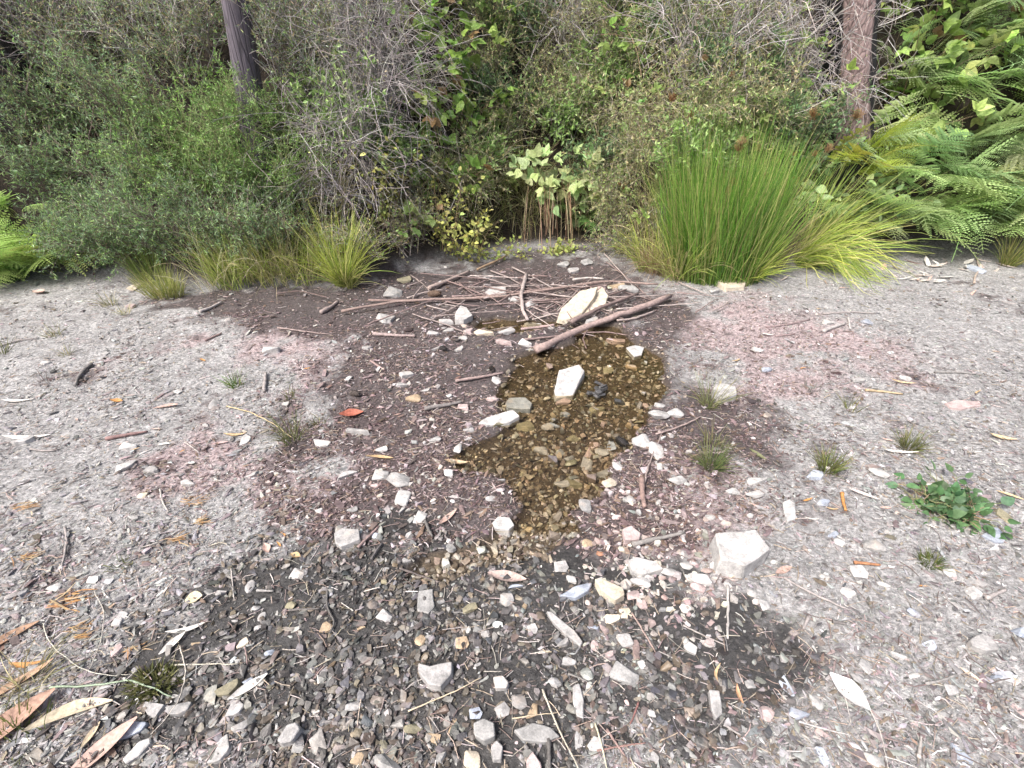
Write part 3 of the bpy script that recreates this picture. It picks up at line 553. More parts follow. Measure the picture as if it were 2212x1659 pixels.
x, y = scatter(19000, wz(2)); gravel('gravel', 'dark wet gravel in the trickle below the pool', x, y, .0095, .62, lambda x, y, n: palette([(.105, .102, .098), (.155, .152, .145), (.065, .062, .06), (.185, .18, .175), (.25, .245, .235), (.11, .092, .075), (.15, .125, .095), (.10, .103, .112), (.11, .09, .087), (.075, .073, .071), (.095, .093, .09)], n, .28), M_gravelw, .5, .12, .032)
x, y = scatter(20000, wz(3)); gravel('gravel', 'fine pale gravel strewn over the dry track', x, y, .0048, .75, lambda x, y, n: palette([(.34, .34, .34), (.42, .42, .42), (.24, .24, .24), (.50, .50, .495), (.33, .28, .28), (.15, .15, .15)], n, .2), M_gravel, .4, .25, .03)
# litter: thin chips of bark, leaf and needle
def litter(n, wf, cols, med, name, label):
    x, y = scatter(n, wf); n = len(x); z = height(x, y)
    k = 6; an = np.arange(k)*2*PI/k; T = np.concatenate([np.stack([np.cos(an)*.5, np.sin(an)*.5*.8, np.zeros(k)], 1), [[.05, 0, .12]]]); F = np.array([[i, (i+1) % k, k] for i in range(k)])
    L = np.clip(med*np.exp(rng.normal(0, .55, n)), .004, .07); yaw = rng.normal(0, .9, n)+rng.integers(0, 2, n)*PI
    d = np.stack([np.cos(yaw), np.sin(yaw), rng.normal(0, .14, n)], 1); nn = np.stack([rng.normal(0, .25, n), rng.normal(0, .25, n), np.ones(n)], 1)
    V = instance(T, frames(d, nn), np.stack([L, L*rng.uniform(.12, .5, n), L*.5], 1), np.stack([x, y, z+.004+.004*rng.random(n)], 1))
    V = V.reshape(n, k+1, 3)+rng.normal(0, .06, (n, k+1, 1))*L[:, None, None]*np.array([1, 1, .3])
    g = Geo(); g.add(V, [inst_faces(F, k+1, n)], np.repeat(palette(cols, n, .25), k+1, 0)); o = g.build(name, M_leafv, None, smooth=False, kind='stuff'); o['label'] = label; o['category'] = 'litter'
litter(60000, lambda x, y: wz(3)(x, y), [(.34, .34, .34), (.27, .27, .27), (.43, .43, .425), (.33, .275, .28), (.17, .165, .165), (.30, .25, .20), (.38, .38, .38)], .0115, 'litter', 'pale grey chips of bark and leaf littering the dry track')
litter(30000, lambda x, y: np.clip(wz(1)(x, y)+.5*zones(x, y)[3]*(1-zones(x, y)[0])*(1-zones(x, y)[2]), 0, 1), [(.19, .14, .14), (.28, .215, .215), (.11, .08, .08), (.38, .32, .32), (.23, .17, .135)], .013, 'litter', 'purplish brown chips of bark and needle on damp ground')
# needles and fine twigs on the ground
x, y = scatter(6000, lambda x, y: .5+.9*wz(1)(x, y)-.35*zones(x, y)[0]); n = len(x); yaw = rng.normal(0, 1.0, n); L = rng.uniform(.015, .07, n)
P0 = np.stack([x, y, height(x, y)+.005+.004*rng.random(n)], 1); dv = np.stack([np.cos(yaw), np.sin(yaw), rng.normal(0, .06, n)], 1)*L[:, None]
P = np.stack([P0, P0+dv*.5+rng.normal(0, .003, (n, 3)), P0+dv], 1); R = np.broadcast_to((rng.uniform(.0006, .0018, n))[:, None], (n, 3))
V, fs = tubes(P, R, 3); g = Geo(); g.add(V, fs, np.repeat(palette([(.30, .23, .21), (.42, .39, .37), (.17, .13, .12), (.33, .28, .22)], n, .25), 9, 0))
o = g.build('needle_litter', M_wood, None, kind='stuff'); o['label'] = 'fine needles and twiglets strewn over the ground'; o['category'] = 'litter'

# ------------------------------------------------------------------ sticks
def stick(pix, wpx, col, label, lift=0.0, name='stick', cat='stick', group=None, sides=7, knots=True, taper=.6):
    pts = []
    for j, p in enumerate(pix):
        g = gp(p[0], p[1]); z = hz(g[0], g[1]); lf = lift if np.isscalar(lift) else lift[j]; zz = max(z, WATER_Z-.01)+lf; g = gp(p[0], p[1], zz); pts.append([g[0], g[1], max(hz(g[0], g[1]), WATER_Z-.01)+lf])
    pts = np.array(pts); t = np.linspace(0, 1, len(pts)); tt = np.linspace(0, 1, max(9, len(pts)*4)); Pn = np.stack([np.interp(tt, t, pts[:, c]) for c in range(3)], 1)
    for _ in range(2): Pn[1:-1] = (Pn[:-2]+2*Pn[1:-1]+Pn[2:])/4
    ln = np.linalg.norm(Pn[-1]-Pn[0]); rad = .5*wpx*np.mean([depth_of(p) for p in pts])/FPX
    Pn += rng.normal(0, min(ln*.004, rad*.5), Pn.shape)*np.array([1, 1, .3]); Pn[:, 2] += rad*.7
    r = rad*np.linspace(1, taper, len(tt))*(1+rng.normal(0, .09 if knots else .03, len(tt)))
    c = Pn.mean(0); c[2] = Pn[:, 2].min(); V, fs = tubes((Pn-c)[None], r[None], sides, cap=True)
    V = V+rng.normal(0, rad*.05, V.shape)
    o = link(name, to_mesh(name, V, fs), M_woodo); o.location = tuple(c); cc = np.array(col)*math.exp(random.gauss(0, .1)); o.color = (*np.clip(cc, 0, .9), 1); tag(o, label, cat, group)
    return o
GW, BW, RW, PW = (.30, .275, .265), (.17, .125, .105), (.22, .15, .14), (.44, .41, .38)
def s5(pts): return [C5(*p) for p in pts]
stick(s5([(1260, 740), (1560, 630), (1850, 530), (2130, 420)]), 15, (.25, .19, .175), 'thick straight driftwood log lying across the head of the pool', .03, name='driftwood_log', cat='log', sides=10, taper=.85)
stick(s5([(1490, 575), (1700, 480), (1920, 400)]), 10, (.20, .15, .14), 'shorter brown stick lying behind the thick driftwood log', .035)
stick(s5([(0, 510), (400, 442), (1000, 420), (1350, 370), (1700, 310), (2080, 180)]), 5.5, (.24, .18, .16), 'long thin branch stretching from the damp litter to the rush clump', .03, taper=.8)
stick(s5([(170, 440), (730, 433), (1300, 365), (1700, 325)]), 4, (.23, .165, .15), 'thin reddish branch alongside the long branch to the rushes', .025)
stick(s5([(1200, 280), (1165, 390), (1170, 510), (1215, 575)]), 10, (.30, .255, .24), 'crooked thick stick pointing at the pool from the gravel heap', .03)
stick(s5([(565, 365), (700, 310), (830, 255)]), 9, (.26, .21, .19), 'short thick stick on litter at the foot of the creeper', .015)
stick(s5([(880, 240), (990, 190), (1080, 145)]), 6, (.28, .20, .13), 'brown stick propped at the mouth of the dark hollow', .02)
stick(s5([(740, 962), (900, 938), (1050, 910)]), 7, (.26, .20, .19), 'broken stick pointing at the small white stone by the pool', .01)
stick(s5([(540, 1142), (660, 1125), (780, 1100)]), 10, (.20, .185, .18), 'grey weathered stub of wood left of the pool rim stones', .008)
stick(s5([(1165, 628), (1280, 615), (1380, 605)]), 7, (.30, .225, .215), 'short pinkish stick in the water under the crooked stick', .02)
stick(s5([(1500, 305), (1600, 292), (1700, 297)]), 5, PW, 'pale bleached twig behind the cream slabs', .03)
stick(s5([(210, 658), (340, 668), (480, 672)]), 8, (.34, .27, .26), 'pinkish grey stick lying on damp litter near flat pale stones', .006)
stick(s5([(1180, 690), (1380, 672), (1560, 640)]), 5, (.24, .18, .17), 'thin stick in the water just below the thick log', .015)
stick(s5([(1780, 603), (1900, 560), (2030, 510)]), 6, (.30, .25, .235), 'grey stick on the bank side of the thick log', .01)
stick(s5([(190, 830), (280, 890)]), 5, (.30, .22, .21), 'small twig on damp litter above the pale stone patch', .004)
stick(s5([(690, 310), (800, 350), (910, 400)]), 3, (.25, .18, .17), 'fine twig crossing the white stone below the long branch', .03)
stick(s5([(1960, 1620), (2000, 1480), (2090, 1270)]), 4, (.34, .28, .26), 'thin upright twig lying among white stones by the pool', .012)
stick(s5([(2040, 1305), (2212, 1250), (2330, 1190)]), 4, (.32, .25, .235), 'thin twig crossing the white stones beside the pool', .015)
stick(s5([(450, 275), (520, 320), (570, 375)]), 3, (.30, .25, .23), 'fine grey twig at the foot of the short thick stick', .01)
stick(s5([(1640, 560), (1560, 680), (1590, 750)]), 3, (.2, .14, .13), 'fine dark twig hanging over the thick log into the pool', .02)
for pts, w, c, l in [([(595, 850), (545, 890), (510, 940), (490, 995)], 8, (.16, .15, .145), 'dark crooked stick alone on the dry pale track'),
   ([(2080, 520), (2140, 490), (2190, 450)], 10, (.28, .23, .215), 'stout short stick on the litter in front of the yellow grass fountain'), ([(1300, 515), (1370, 490), (1440, 450)], 7, GW, 'grey stick with a split end below the pale straw grass'),
   ([(1330, 700), (1440, 650)], 5, (.26, .19, .18), 'brown twig on the pinkish litter of the track'), ([(1715, 1032), (1720, 970), (1726, 910)], 9, GW, 'grey peg-like stub of wood beside a small grass tuft'),
   ([(690, 1338), (820, 1312), (960, 1290)], 9, (.19, .12, .115), 'dark reddish strip of bark on the dry track'), ([(1800, 615), (1980, 640), (2150, 660)], 4, (.33, .26, .245), 'long thin twig on the damp litter near the grass clumps'),
   ([(200, 1400), (280, 1412), (360, 1410)], 5, GW, 'grey twig on the dry track amid pale flakes'), ([(0, 735), (120, 700), (250, 680)], 4, GW, 'thin bleached twig by small weeds on the track edge'), ([(1200, 1355), (1290, 1420)], 3, PW, 'pale fine twig near the white stones of the dry track')]:
    stick([(p[0]/3, 504+p[1]/3) for p in pts], w, c, l, .004)
for pts, w, c, l in [([(390, 228), (402, 310), (372, 462)], 6, GW, 'grey crooked twig pointing along the dusty track'), ([(955, 0), (965, 70), (1002, 138)], 4, PW, 'pale curved twig on dusty soil above the orange bark fibres'), ([(1375, 455), (1385, 560), (1395, 655)], 3, PW, 'pale straight twig at the rim of the dark soil'),
   ([(1720, 722), (1810, 715), (1905, 712)], 5, (.13, .12, .115), 'dark wet twig on the gravel beside a dark forked twig'), ([(1950, 590), (1942, 690), (1995, 790), (1965, 860)], 5, (.10, .095, .09), 'dark forked wet twig looped on the gravel'), ([(1530, 605), (1630, 608)], 6, (.33, .32, .31), 'short pale stub of twig by rounded pebbles'), ([(1030, 1047), (1200, 1042), (1420, 1040)], 3.5, (.42, .40, .33), 'pale dry stalk lying across dark soil by the moss')]:
    stick([(p[0]*S, 1057+p[1]*S) for p in pts], w, c, l, .006)
for pts, w, c, l in [([(1730, 335), (1860, 305), (2040, 265)], 12, (.21, .20, .19), 'grey weathered stick with its tip at the pinkish white stone'), ([(1785, -60), (1790, 30), (1803, 112)], 14, (.24, .17, .15), 'stout brown stick with a dark cut end among pebbles'), ([(1730, 740), (1800, 850), (1870, 970)], 5, (.25, .19, .17), 'straight brown twig crossing from pebbles to dark soil'), ([(1232, 1490), (1236, 1570), (1242, 1680)], 12, (.10, .095, .09), 'dark wet stick pressed in gravel by the broad slate'),
   ([(350, 482), (470, 515), (600, 550)], 5, (.10, .085, .08), 'dark wet twig below the muddy end of the pool'), ([(1770, 1270), (1745, 1340), (1720, 1400)], 5, (.24, .12, .11), 'reddish brown twig on the dark soil'), ([(1350, 1100), (1410, 1120), (1470, 1150)], 5, (.20, .19, .18), 'grey splinter of wood by the upright-lying slate'), ([(500, 190), (520, 240), (545, 285)], 8, (.10, .095, .09), 'dark leaning splinter beside the white wedge near the pool'), ([(100, 350), (160, 290), (225, 225)], 7, (.26, .19, .18), 'pinkish splinter of bark next to the pale bedded block'), ([(180, 420), (215, 360), (245, 320)], 6, (.13, .12, .12), 'dark splinter of slate-like bark near the bedded block'), ([(1520, 1560), (1660, 1530), (1810, 1510)], 4, (.26, .16, .14), 'long reddish twig lying over gravel and pale straws'), ([(1580, 1430), (1640, 1520), (1690, 1590)], 6, (.24, .17, .155), 'brown twig crossing the reddish twig in the gravel')]:
    stick([(737+p[0]*S, 1057+p[1]*S) for p in pts], w, c, l, .008)
for pts, w, c, l in [([(265, 575), (268, 730), (264, 895)], 7, (.40, .385, .365), 'pale upright-lying stick beneath the largest block stone'), ([(600, 528), (780, 630), (990, 722)], 6, GW, 'grey stick running from a dead leaf across pale gravel'), ([(945, 28), (952, 80), (966, 130)], 8, (.50, .24, .08), 'orange curl of bark on pale gravel by the leafy weed'), ([(1018, 440), (1090, 446), (1172, 455)], 8, (.33, .16, .08), 'orange brown twig lying beside a white stone'), ([(1800, 652), (1920, 600)], 10, GW, 'grey flat splinter of wood on dry gravel'), ([(750, 760), (730, 800), (715, 835)], 9, GW, 'short grey peg of wood at the edge of the dusty patch'),
   ([(890, 790), (970, 805)], 8, (.16, .15, .145), 'dark stub of wood on dusty gravel'), ([(600, 915), (640, 880)], 8, (.18, .17, .16), 'small dark stub of wood on the dark soil'), ([(690, 1385), (830, 1425), (1000, 1465)], 4, (.36, .34, .33), 'thin bleached twig across pale gravel by the pink flat stone'), ([(1400, 1600), (1410, 1530), (1415, 1470)], 8, (.33, .31, .29), 'grey forked twig half buried near the bluish slates'), ([(1440, 1160), (1540, 1140), (1630, 1105)], 6, (.30, .29, .28), 'grey twig on dry gravel by a long pale stone'), ([(260, 1410), (300, 1440), (345, 1465)], 6, (.30, .28, .27), 'crossed grey twig on the dark soil by pinkish pebbles'), ([(0, 810), (80, 850), (250, 930)], 4, (.36, .33, .31), 'thin pale twig by the white angular chip')]:
    stick([(1475+p[0]*S, 1057+p[1]*S) for p in pts], w, c, l, .006)
for pts, w, c, l in [([(910, 522), (1080, 514), (1250, 522)], 4, GW, 'grey twig below the grass that sweeps onto the track'), ([(905, 640), (980, 612), (1050, 588)], 8, (.40, .38, .37), 'flat pale piece of weathered wood on the pinkish track'), ([(1070, 548), (1085, 622)], 5, (.38, .36, .35), 'small pale peg beside the flat weathered wood'), ([(1630, 905), (1760, 900), (1900, 915)], 5, (.17, .165, .16), 'dark grey stick on the track in front of the ferns'), ([(1880, 330), (1920, 220), (1900, 160)], 4, (.40, .33, .28), 'bent reddish stalk standing among pale dead leaves'), ([(1180, 1020), (1300, 1030), (1420, 1045)], 6, (.42, .33, .21), 'tan piece of bark on the pinkish track'), ([(540, 610), (680, 595), (820, 560)], 4, (.26, .20, .20), 'purplish twig on the pink litter below the yellow grass'), ([(600, 670), (720, 655)], 4, (.25, .19, .19), 'short purplish twig on pink litter')]:
    stick([(1475+p[0]/3, 504+p[1]/3) for p in pts], w, c, l, .004)
# loose twigs heaped at the head of the pool
for k in range(95):
    px, py = random.gauss(1180, 150), random.gauss(640, 38)
    if py < 585 or py > 760: continue
    L = random.uniform(18, 95); a_ = random.gauss(-.12, .62); dx, dy = L*math.cos(a_), L*math.sin(a_)*.6
    stick([(px-dx, py-dy), (px+random.uniform(-6, 6), py+random.uniform(-3, 3)), (px+dx, py+dy)], random.uniform(1.8, 4), random.choice([(.24, .18, .17), (.30, .25, .235), (.18, .13, .12), (.36, .31, .29)]), 'thin brown twig in the heap at the head of the pool', random.uniform(.008, .04), group='twigs heaped at the head of the pool', sides=5)

# ------------------------------------------------------------------ dead leaves, bark, cones
def blade_mesh(L, Wd, curl, bend, name='dead_leaf', n=9, prof=None):
    t = np.linspace(0, 1, n); w = Wd*(np.sin(PI*np.clip(t, .02, .98))**.8 if prof is None else np.interp(t, np.linspace(0, 1, len(prof)), prof)); x = (t-.5)*L
    yb = bend*L*np.sin(PI*t); zc = curl*L*(2*t-1)**2
    V = []
    for s in (-1, -.5, 0, .5, 1): V.append(np.stack([x, yb+s*w*.5, zc+abs(s)**1.5*w*.28], 1))
    V = np.stack(V, 1).reshape(-1, 3); V[:, 2] -= V[:, 2].min(); i = (np.arange(n-1)[:, None]*5+np.arange(4)[None]).ravel()
    top = to_mesh(name, V, [np.stack([i, i+5, i+6, i+1], 1)]); top.materials.append(M_dry); return top
EUC = [blade_mesh(1, .20, .10, .12), blade_mesh(1, .16, .05, -.10), blade_mesh(1, .24, .16, .05), blade_mesh(1, .14, .2, .15), blade_mesh(1, .30, .08, 0)]
RND = [blade_mesh(1, .75, .08, 0, prof=[.1, .75, 1, 1, .8, .1]), blade_mesh(1, .55, .14, .03, prof=[.1, .6, 1, .9, .6, .05])]
def dleaf(px, py, lpx, yaw, col, label, kind='e', i=None, group=None, tilt=.15, name='dead_leaf', cat='leaf'):
    g = gp(px, py); z = hz(g[0], g[1]); g = gp(px, py, max(z, WATER_Z)); L = lpx*depth_of(g)/FPX
    lst = EUC if kind == 'e' else RND; me = lst[i if i is not None else random.randrange(len(lst))]
    o = link(name, me, None); o.location = (g[0], g[1], max(hz(g[0], g[1]), WATER_Z)+.006); o.scale = (L, L, L); o.rotation_euler = (random.uniform(-tilt, tilt), random.uniform(-tilt, tilt), yaw); o.color = (*col, 1); tag(o, label, cat, group)
    return o
CR, PK, OR, WH, BR, TN = (.58, .51, .38), (.50, .36, .31), (.48, .25, .09), (.64, .62, .58), (.33, .21, .14), (.48, .35, .2)
for a_ in [(156, 1554, 150, .45, CR, 'long cream eucalyptus leaf curled on dark soil by grass', 'e', 0), (225, 1625, 150, .85, PK, 'large pinkish curved leaf next to the long white rounded stone', 'e', 4), (421, 1295, 34, .3, (.62, .55, .38), 'round yellowish leaf lying flat where the soil darkens', 'r', 0), (375, 1393, 55, 1.0, WH, 'white oval leaf with a pale twig above it', 'e', 4), (405, 1358, 78, .35, WH, 'narrow pale leaf touching the white oval leaf', 'e', 1),
   (540, 1490, 80, .7, WH, 'white curled leaf beside a mossy grey slate', 'e', 2), (577, 1188, 30, -.9, PK, 'small pink leaf at the rim of the damp soil', 'r', 1), (640, 1203, 26, -.3, TN, 'small tan leaf fragment near the pink leaf', 'r', 1), (15, 1395, 120, .9, BR, 'brown eucalyptus leaf at the edge of the dusty track by orange bark', 'e', 0), (35, 1500, 160, .75, (.42, .29, .2), 'brown curled leaf lying against the corner grass', 'e', 3), (18, 1575, 190, .8, (.40, .26, .2), 'reddish brown leaf under the corner grass', 'e', 4), (62, 1432, 70, .1, OR, 'orange strip of bark below brown leaves', 'e', 1), (200, 1590, 50, 1.5, (.5, .42, .3), 'small tan leaf between cream and pinkish leaves', 'e', 4),
   (1095, 1250, 85, -.2, (.42, .33, .3), 'flat pinkish brown leaf on gravel below the pool', 'e', 4), (968, 1124, 55, .9, PK, 'twisted pink leaf at the pool rim', 'e', 2), (1552, 1460, 45, 1.1, (.58, .40, .24), 'tan curled leaf above the long pale slate', 'e', 3), (1596, 1503, 40, 1.5, (.46, .28, .17), 'brown curled leaf on dark soil next to the pale slate', 'e', 2), (1830, 1500, 85, -1.1, (.70, .69, .67), 'broken white leaf with ragged hole on pale gravel', 'r', 1), (1690, 1235, 48, .4, PK, 'pink dead leaf at the end of the grey stick', 'e', 4), (1938, 985, 72, -.15, (.66, .62, .58), 'curved white leaf on the track near green weeds', 'e', 3), (1945, 832, 52, -.2, (.55, .42, .26), 'tan curl of bark on the track before the ferns', 'e', 3), (2095, 1462, 40, -1.0, (.62, .50, .40), 'cream leaf with a red tip on gravel', 'e', 4),
   (360, 883, 52, .2, PK, 'pink pointed leaf on the dry track', 'e', 0), (253, 869, 26, 0, OR, 'orange scrap of leaf on the dry track', 'r', 1), (40, 866, 60, .15, WH, 'long pale leaf on the track amid grey flakes', 'e', 1), (60, 945, 90, .15, WH, 'pale strip of bark on the track amid grey flakes', 'e', 1), (87, 635, 34, -.2, PK, 'pink leaf at the foot of the green bank shrubs', 'r', 1), (508, 939, 46, .08, TN, 'tan straw-like leaf on pinkish litter', 'e', 1), (475, 962, 36, .25, (.42, .30, .29), 'dull pink leaf on pinkish litter', 'e', 0), (760, 899, 50, .25, (.36, .12, .08), 'rusty red flake of bark on damp litter', 'r', 1), (820, 996, 60, 0, TN, 'tan curled leaf in damp litter near white stones', 'e', 3), (985, 1003, 50, -.05, (.48, .36, .24), 'tan leaf floating at the pool edge', 'e', 2),
   (2160, 950, 50, -.3, (.6, .48, .3), 'yellow tan leaf on the dry track', 'e', 2), (2180, 1075, 50, -.6, (.55, .42, .26), 'tan leaf beside the dark green weed', 'e', 0), (1635, 985, 40, -.9, (.16, .17, .09), 'dark olive leaf on damp purplish litter', 'e', 4), (1640, 1095, 40, -.35, PK, 'pale pink leaf near the white elongated stone', 'e', 1), (1860, 1075, 60, -.6, (.60, .52, .48), 'pale pink strip of bark on gravel by the leafy weed', 'e', 3)]:
    dleaf(*a_)
for k in range(34):        # pale leaf drift at the foot of the ferns
    px = random.gauss(1985, 100); py = 590+random.gauss(0, 16)-.03*(px-1985)
    dleaf(px, py, random.uniform(16, 42), random.uniform(-1.2, 1.2), random.choice([WH, (.52, .5, .46), (.46, .40, .36), PK]), 'pale dead leaf in the drift under the ferns', 'e', group='dead leaves drifted under the ferns', tilt=.4)
for k in range(60):
    px, py = random.uniform(0, 900), random.uniform(690, 1350)
    if k % 2: px, py = random.uniform(1500, 2212), random.uniform(650, 1600)
    if zone_at(*gp(px, py)[:2]) != 'dry': continue
    dleaf(px, py, random.uniform(10, 30), random.uniform(-.8, .8), random.choice([WH, (.5, .48, .45), PK, TN, (.42, .36, .34), OR]), 'small dried leaf scrap lying on the dry track', group='small leaf scraps on the dry track')
# orange fibrous bark scraps: bundles of shreds
for k, (px, py, l) in enumerate([(150, 1303, 75), (180, 1360, 38), (70, 1210, 40), (60, 1105, 45), (390, 1170, 38), (180, 1385, 36), (435, 1130, 34), (300, 1405, 40), (430, 1085, 40)]):
    g0 = gp(px, py); L = l*depth_of(g0)/FPX; n = 14; b = np.stack([rng.normal(0, L*.22, n), rng.normal(0, L*.12, n), rng.uniform(.002, .012, n)], 1)
    P = curves(b, np.stack([np.ones(n), rng.normal(.25, .5, n), rng.normal(0, .1, n)], 1), rng.uniform(.4, 1, n)*L, 5, .15); P[:, :, 0] -= L*.4; P[:, :, 2] = np.clip(P[:, :, 2], .002, .02)
    V, fs = ribbons(P, np.full((n, 5), L*.022)*np.array([.5, 1, 1, .9, .2]), np.tile([0, 0, 1.], (n, 1))); g = Geo(); g.add(V, fs, np.repeat(palette([(.50, .32, .15), (.42, .24, .11), (.52, .40, .25)], n, .15), 10, 0))
    o = g.build('bark_scrap', M_leafv); o.location = (g0[0], g0[1], hz(g0[0], g0[1])+.004); tag(o, 'orange shredded bark scrap on the dry dusty track', 'bark', 'orange bark scraps on the dusty track')
def cone_mesh():
    g = Geo(); k = 90; i = np.arange(k); t = (i+.5)/k; an = i*2.39996; zc = -1+2*t; rr = .52*np.sqrt(np.clip(1-(zc*.93)**2, 0, 1))*(1-.15*t)
    out = np.stack([np.cos(an), np.sin(an), .45+0*an], 1); pos = np.stack([rr*np.cos(an), rr*np.sin(an), zc], 1)*np.array([.8, .8, 1])
    T = np.array([[-.12, -.05, 0], [-.12, .05, 0], [.12, .13, .05], [.17, 0, .09], [.12, -.13, .05], [.1, 0, -.03]]); F = np.array([[0, 4, 3], [0, 3, 1], [1, 3, 2], [0, 5, 4], [0, 1, 5], [1, 2, 5], [5, 2, 3], [5, 3, 4]])
    V = instance(T, frames(out, np.tile([0, 0, 1.], (k, 1))), np.full((k, 3), 1.25), pos); g.add(V, [inst_faces(F, 6, k)])
    u = np.linspace(0, PI, 7); P = np.stack([0*u, 0*u, -np.cos(u)], 1)[None]; V, fs = tubes(P, (.40*np.sin(u)+.02)[None], 8); g.add(V, fs)
    return to_mesh('pine_cone', np.concatenate(g.V), g.F, None, False)
CONE = cone_mesh(); CONE.materials.append(M_woodo)
for px, py, l, c, yaw, lab in [(1345, 944, 36, (.035, .032, .032), .5, 'blackened pine cone among white stones by the pool'), (766, 848, 26, (.12, .10, .09), 1.2, 'grey brown pine cone on the damp litter'), (883, 716, 18, (.06, .045, .045), 1.5, 'small dark pine cone near a pinkish stick'), (1062, 797, 20, (.055, .045, .042), .2, 'dark pine cone at the shore of the pool'), (938, 640, 28, (.16, .11, .08), 1.4, 'brown pine cone behind the bright white stone'), (957, 755, 22, (.05, .045, .045), .9, 'dark pine cone between flat white stones')]:
    g0 = gp(px, py); L = l*depth_of(g0)/FPX; o = link('pine_cone', CONE, None); o.scale = (L*.5,)*3; o.location = (g0[0], g0[1], hz(g0[0], g0[1])+L*.22); o.rotation_euler = (PI/2-.15, 0, yaw); o.color = (*c, 1); tag(o, lab, 'pine cone')
# charred lump in the pool: flakes of burnt wood on a core
g0 = gp(1297, 840); t_ = thing('charred_wood', 'clump of charred flaky wood resting in the brown pool', 'wood', (g0[0], g0[1], hz(g0[0], g0[1])))
for k in range(11):
    o = link('flake', T_STW['slab'][k % 9], None, t_); o.location = (random.gauss(0, .045), random.gauss(0, .04), .02+random.random()*.035); o.scale = (random.uniform(.05, .11), random.uniform(.03, .05), .02); o.rotation_euler = (random.gauss(0, .3), random.gauss(0, .3), random.gauss(.3, .6)); o.color = (.07, .07, .072, 1)

# ------------------------------------------------------------------ grass tufts
def tuft(px, py, n, Hm, spread, rad, cols, label, cat='grass', group=None, name='grass_tuft', w=.0022, droop=.10, lean=(0, 0), S_=7, base=None, sidecol=None, up=1.0, wander=.05, mat=None):
    b = hit(px, py) if base is None else np.asarray(base); t = thing(name, label, cat, b, group)
    an = rng.random(n)*2*PI; rr = rad*rng.random(n)**.65; bx = np.stack([rr*np.cos(an), rr*np.sin(an)*.8, np.zeros(n)], 1); bx[:, 2] = height(b[0]+bx[:, 0], b[1]+bx[:, 1])-b[2]-.01
    sp = np.abs(rng.normal(0, spread, n))+spread*.2; a2 = an+rng.normal(0, .6, n)
    d = np.stack([np.cos(a2)*sp+lean[0]*rng.uniform(.2, 1.4, n), np.sin(a2)*sp+lean[1]*rng.uniform(.2, 1.4, n), np.full(n, up)], 1); L = Hm*rng.uniform(.45, 1.08, n)
    P = curves(bx, d, L, S_, wander, rng.uniform(.05, 2.2, n)*droop); gz = height(b[0]+P[:, :, 0].ravel(), b[1]+P[:, :, 1].ravel()).reshape(P.shape[:2])-b[2]; P[:, 1:, 2] = np.maximum(P[:, 1:, 2], gz[:, 1:]+.004)
    wd = w*rng.uniform(.6, 1.3, n)[:, None]*np.array([1, 1.05, 1, .9, .75, .5, .12])[None] if S_ == 7 else w*np.linspace(1, .15, S_)[None]*rng.uniform(.6, 1.3, n)[:, None]
    side = randunit(n); side[:, 2] = 0; V, fs = ribbons(P, wd, side)
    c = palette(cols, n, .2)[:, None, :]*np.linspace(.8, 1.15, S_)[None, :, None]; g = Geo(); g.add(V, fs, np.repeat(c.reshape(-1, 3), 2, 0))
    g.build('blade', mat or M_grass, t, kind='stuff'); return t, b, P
YG = [(.50, .58, .12), (.40, .50, .10), (.60, .60, .24), (.30, .42, .10)]
GR = [(.085, .20, .025), (.12, .26, .035), (.06, .15, .022), (.17, .30, .05)]
OL = [(.17, .19, .06), (.24, .24, .09), (.11, .13, .045)]
DRYG = [(.50, .45, .26), (.42, .38, .21), (.36, .36, .15), (.56, .51, .34)]
# main rush clump
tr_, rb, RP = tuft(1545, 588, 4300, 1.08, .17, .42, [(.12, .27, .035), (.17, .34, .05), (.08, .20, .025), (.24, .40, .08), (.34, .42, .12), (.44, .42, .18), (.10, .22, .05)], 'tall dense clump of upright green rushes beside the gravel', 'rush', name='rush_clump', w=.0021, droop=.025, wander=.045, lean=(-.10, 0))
PB = curves(np.stack([rng.normal(0, .14, 260), rng.normal(-.05, .08, 260), np.full(260, .0)], 1), np.stack([rng.normal(0, .25, 260), rng.normal(-.15, .12, 260), np.ones(260)], 1), rng.uniform(.15, .45, 260), 7, .08, .1)
V, fs = ribbons(PB, np.full((260, 7), .002), randunit(260)); g = Geo(); g.add(V, fs, np.repeat(palette([(.36, .24, .14), (.45, .33, .2), (.30, .16, .08)], 260), 14, 0)); g.build('dead_blade', M_grass, tr_, kind='stuff')
TH = Geo(); n = 60; V, fs = tubes(curves(np.zeros((n, 3)), np.stack([rng.normal(0, .5, n), rng.normal(0, .5, n), np.full(n, .7)], 1), rng.uniform(.02, .06, n), 3, .2), np.full((n, 3), .0012), 3); TH.add(V, fs)
T6 = np.array([[1, 0, 0], [-1, 0, 0], [0, 1, 0], [0, -1, 0], [0, 0, 1], [0, 0, -1.]])*.5; F8 = np.array([[0, 2, 4], [2, 1, 4], [1, 3, 4], [3, 0, 4], [2, 0, 5], [1, 2, 5], [3, 1, 5], [0, 3, 5]])
pp = np.stack([rng.normal(0, .016, 90), rng.normal(0, .016, 90), rng.uniform(0, .06, 90)], 1); TH.add(instance(T6, np.tile(np.eye(3), (90, 1, 1)), np.full((90, 3), .006), pp), [inst_faces(F8, 6, 90)])
HEAD = to_mesh('flower_head', np.concatenate(TH.V), TH.F); HEAD.materials.append(M_leafo)
tt_, tb, TP = tuft(1575, 575, 70, 1.38, .26, .32, [(.26, .30, .10), (.33, .33, .14)], 'sparse tall rush stalks with rusty seed heads rising behind the clump', 'rush', name='rush_stalks', w=.0021, droop=.01, wander=.02)
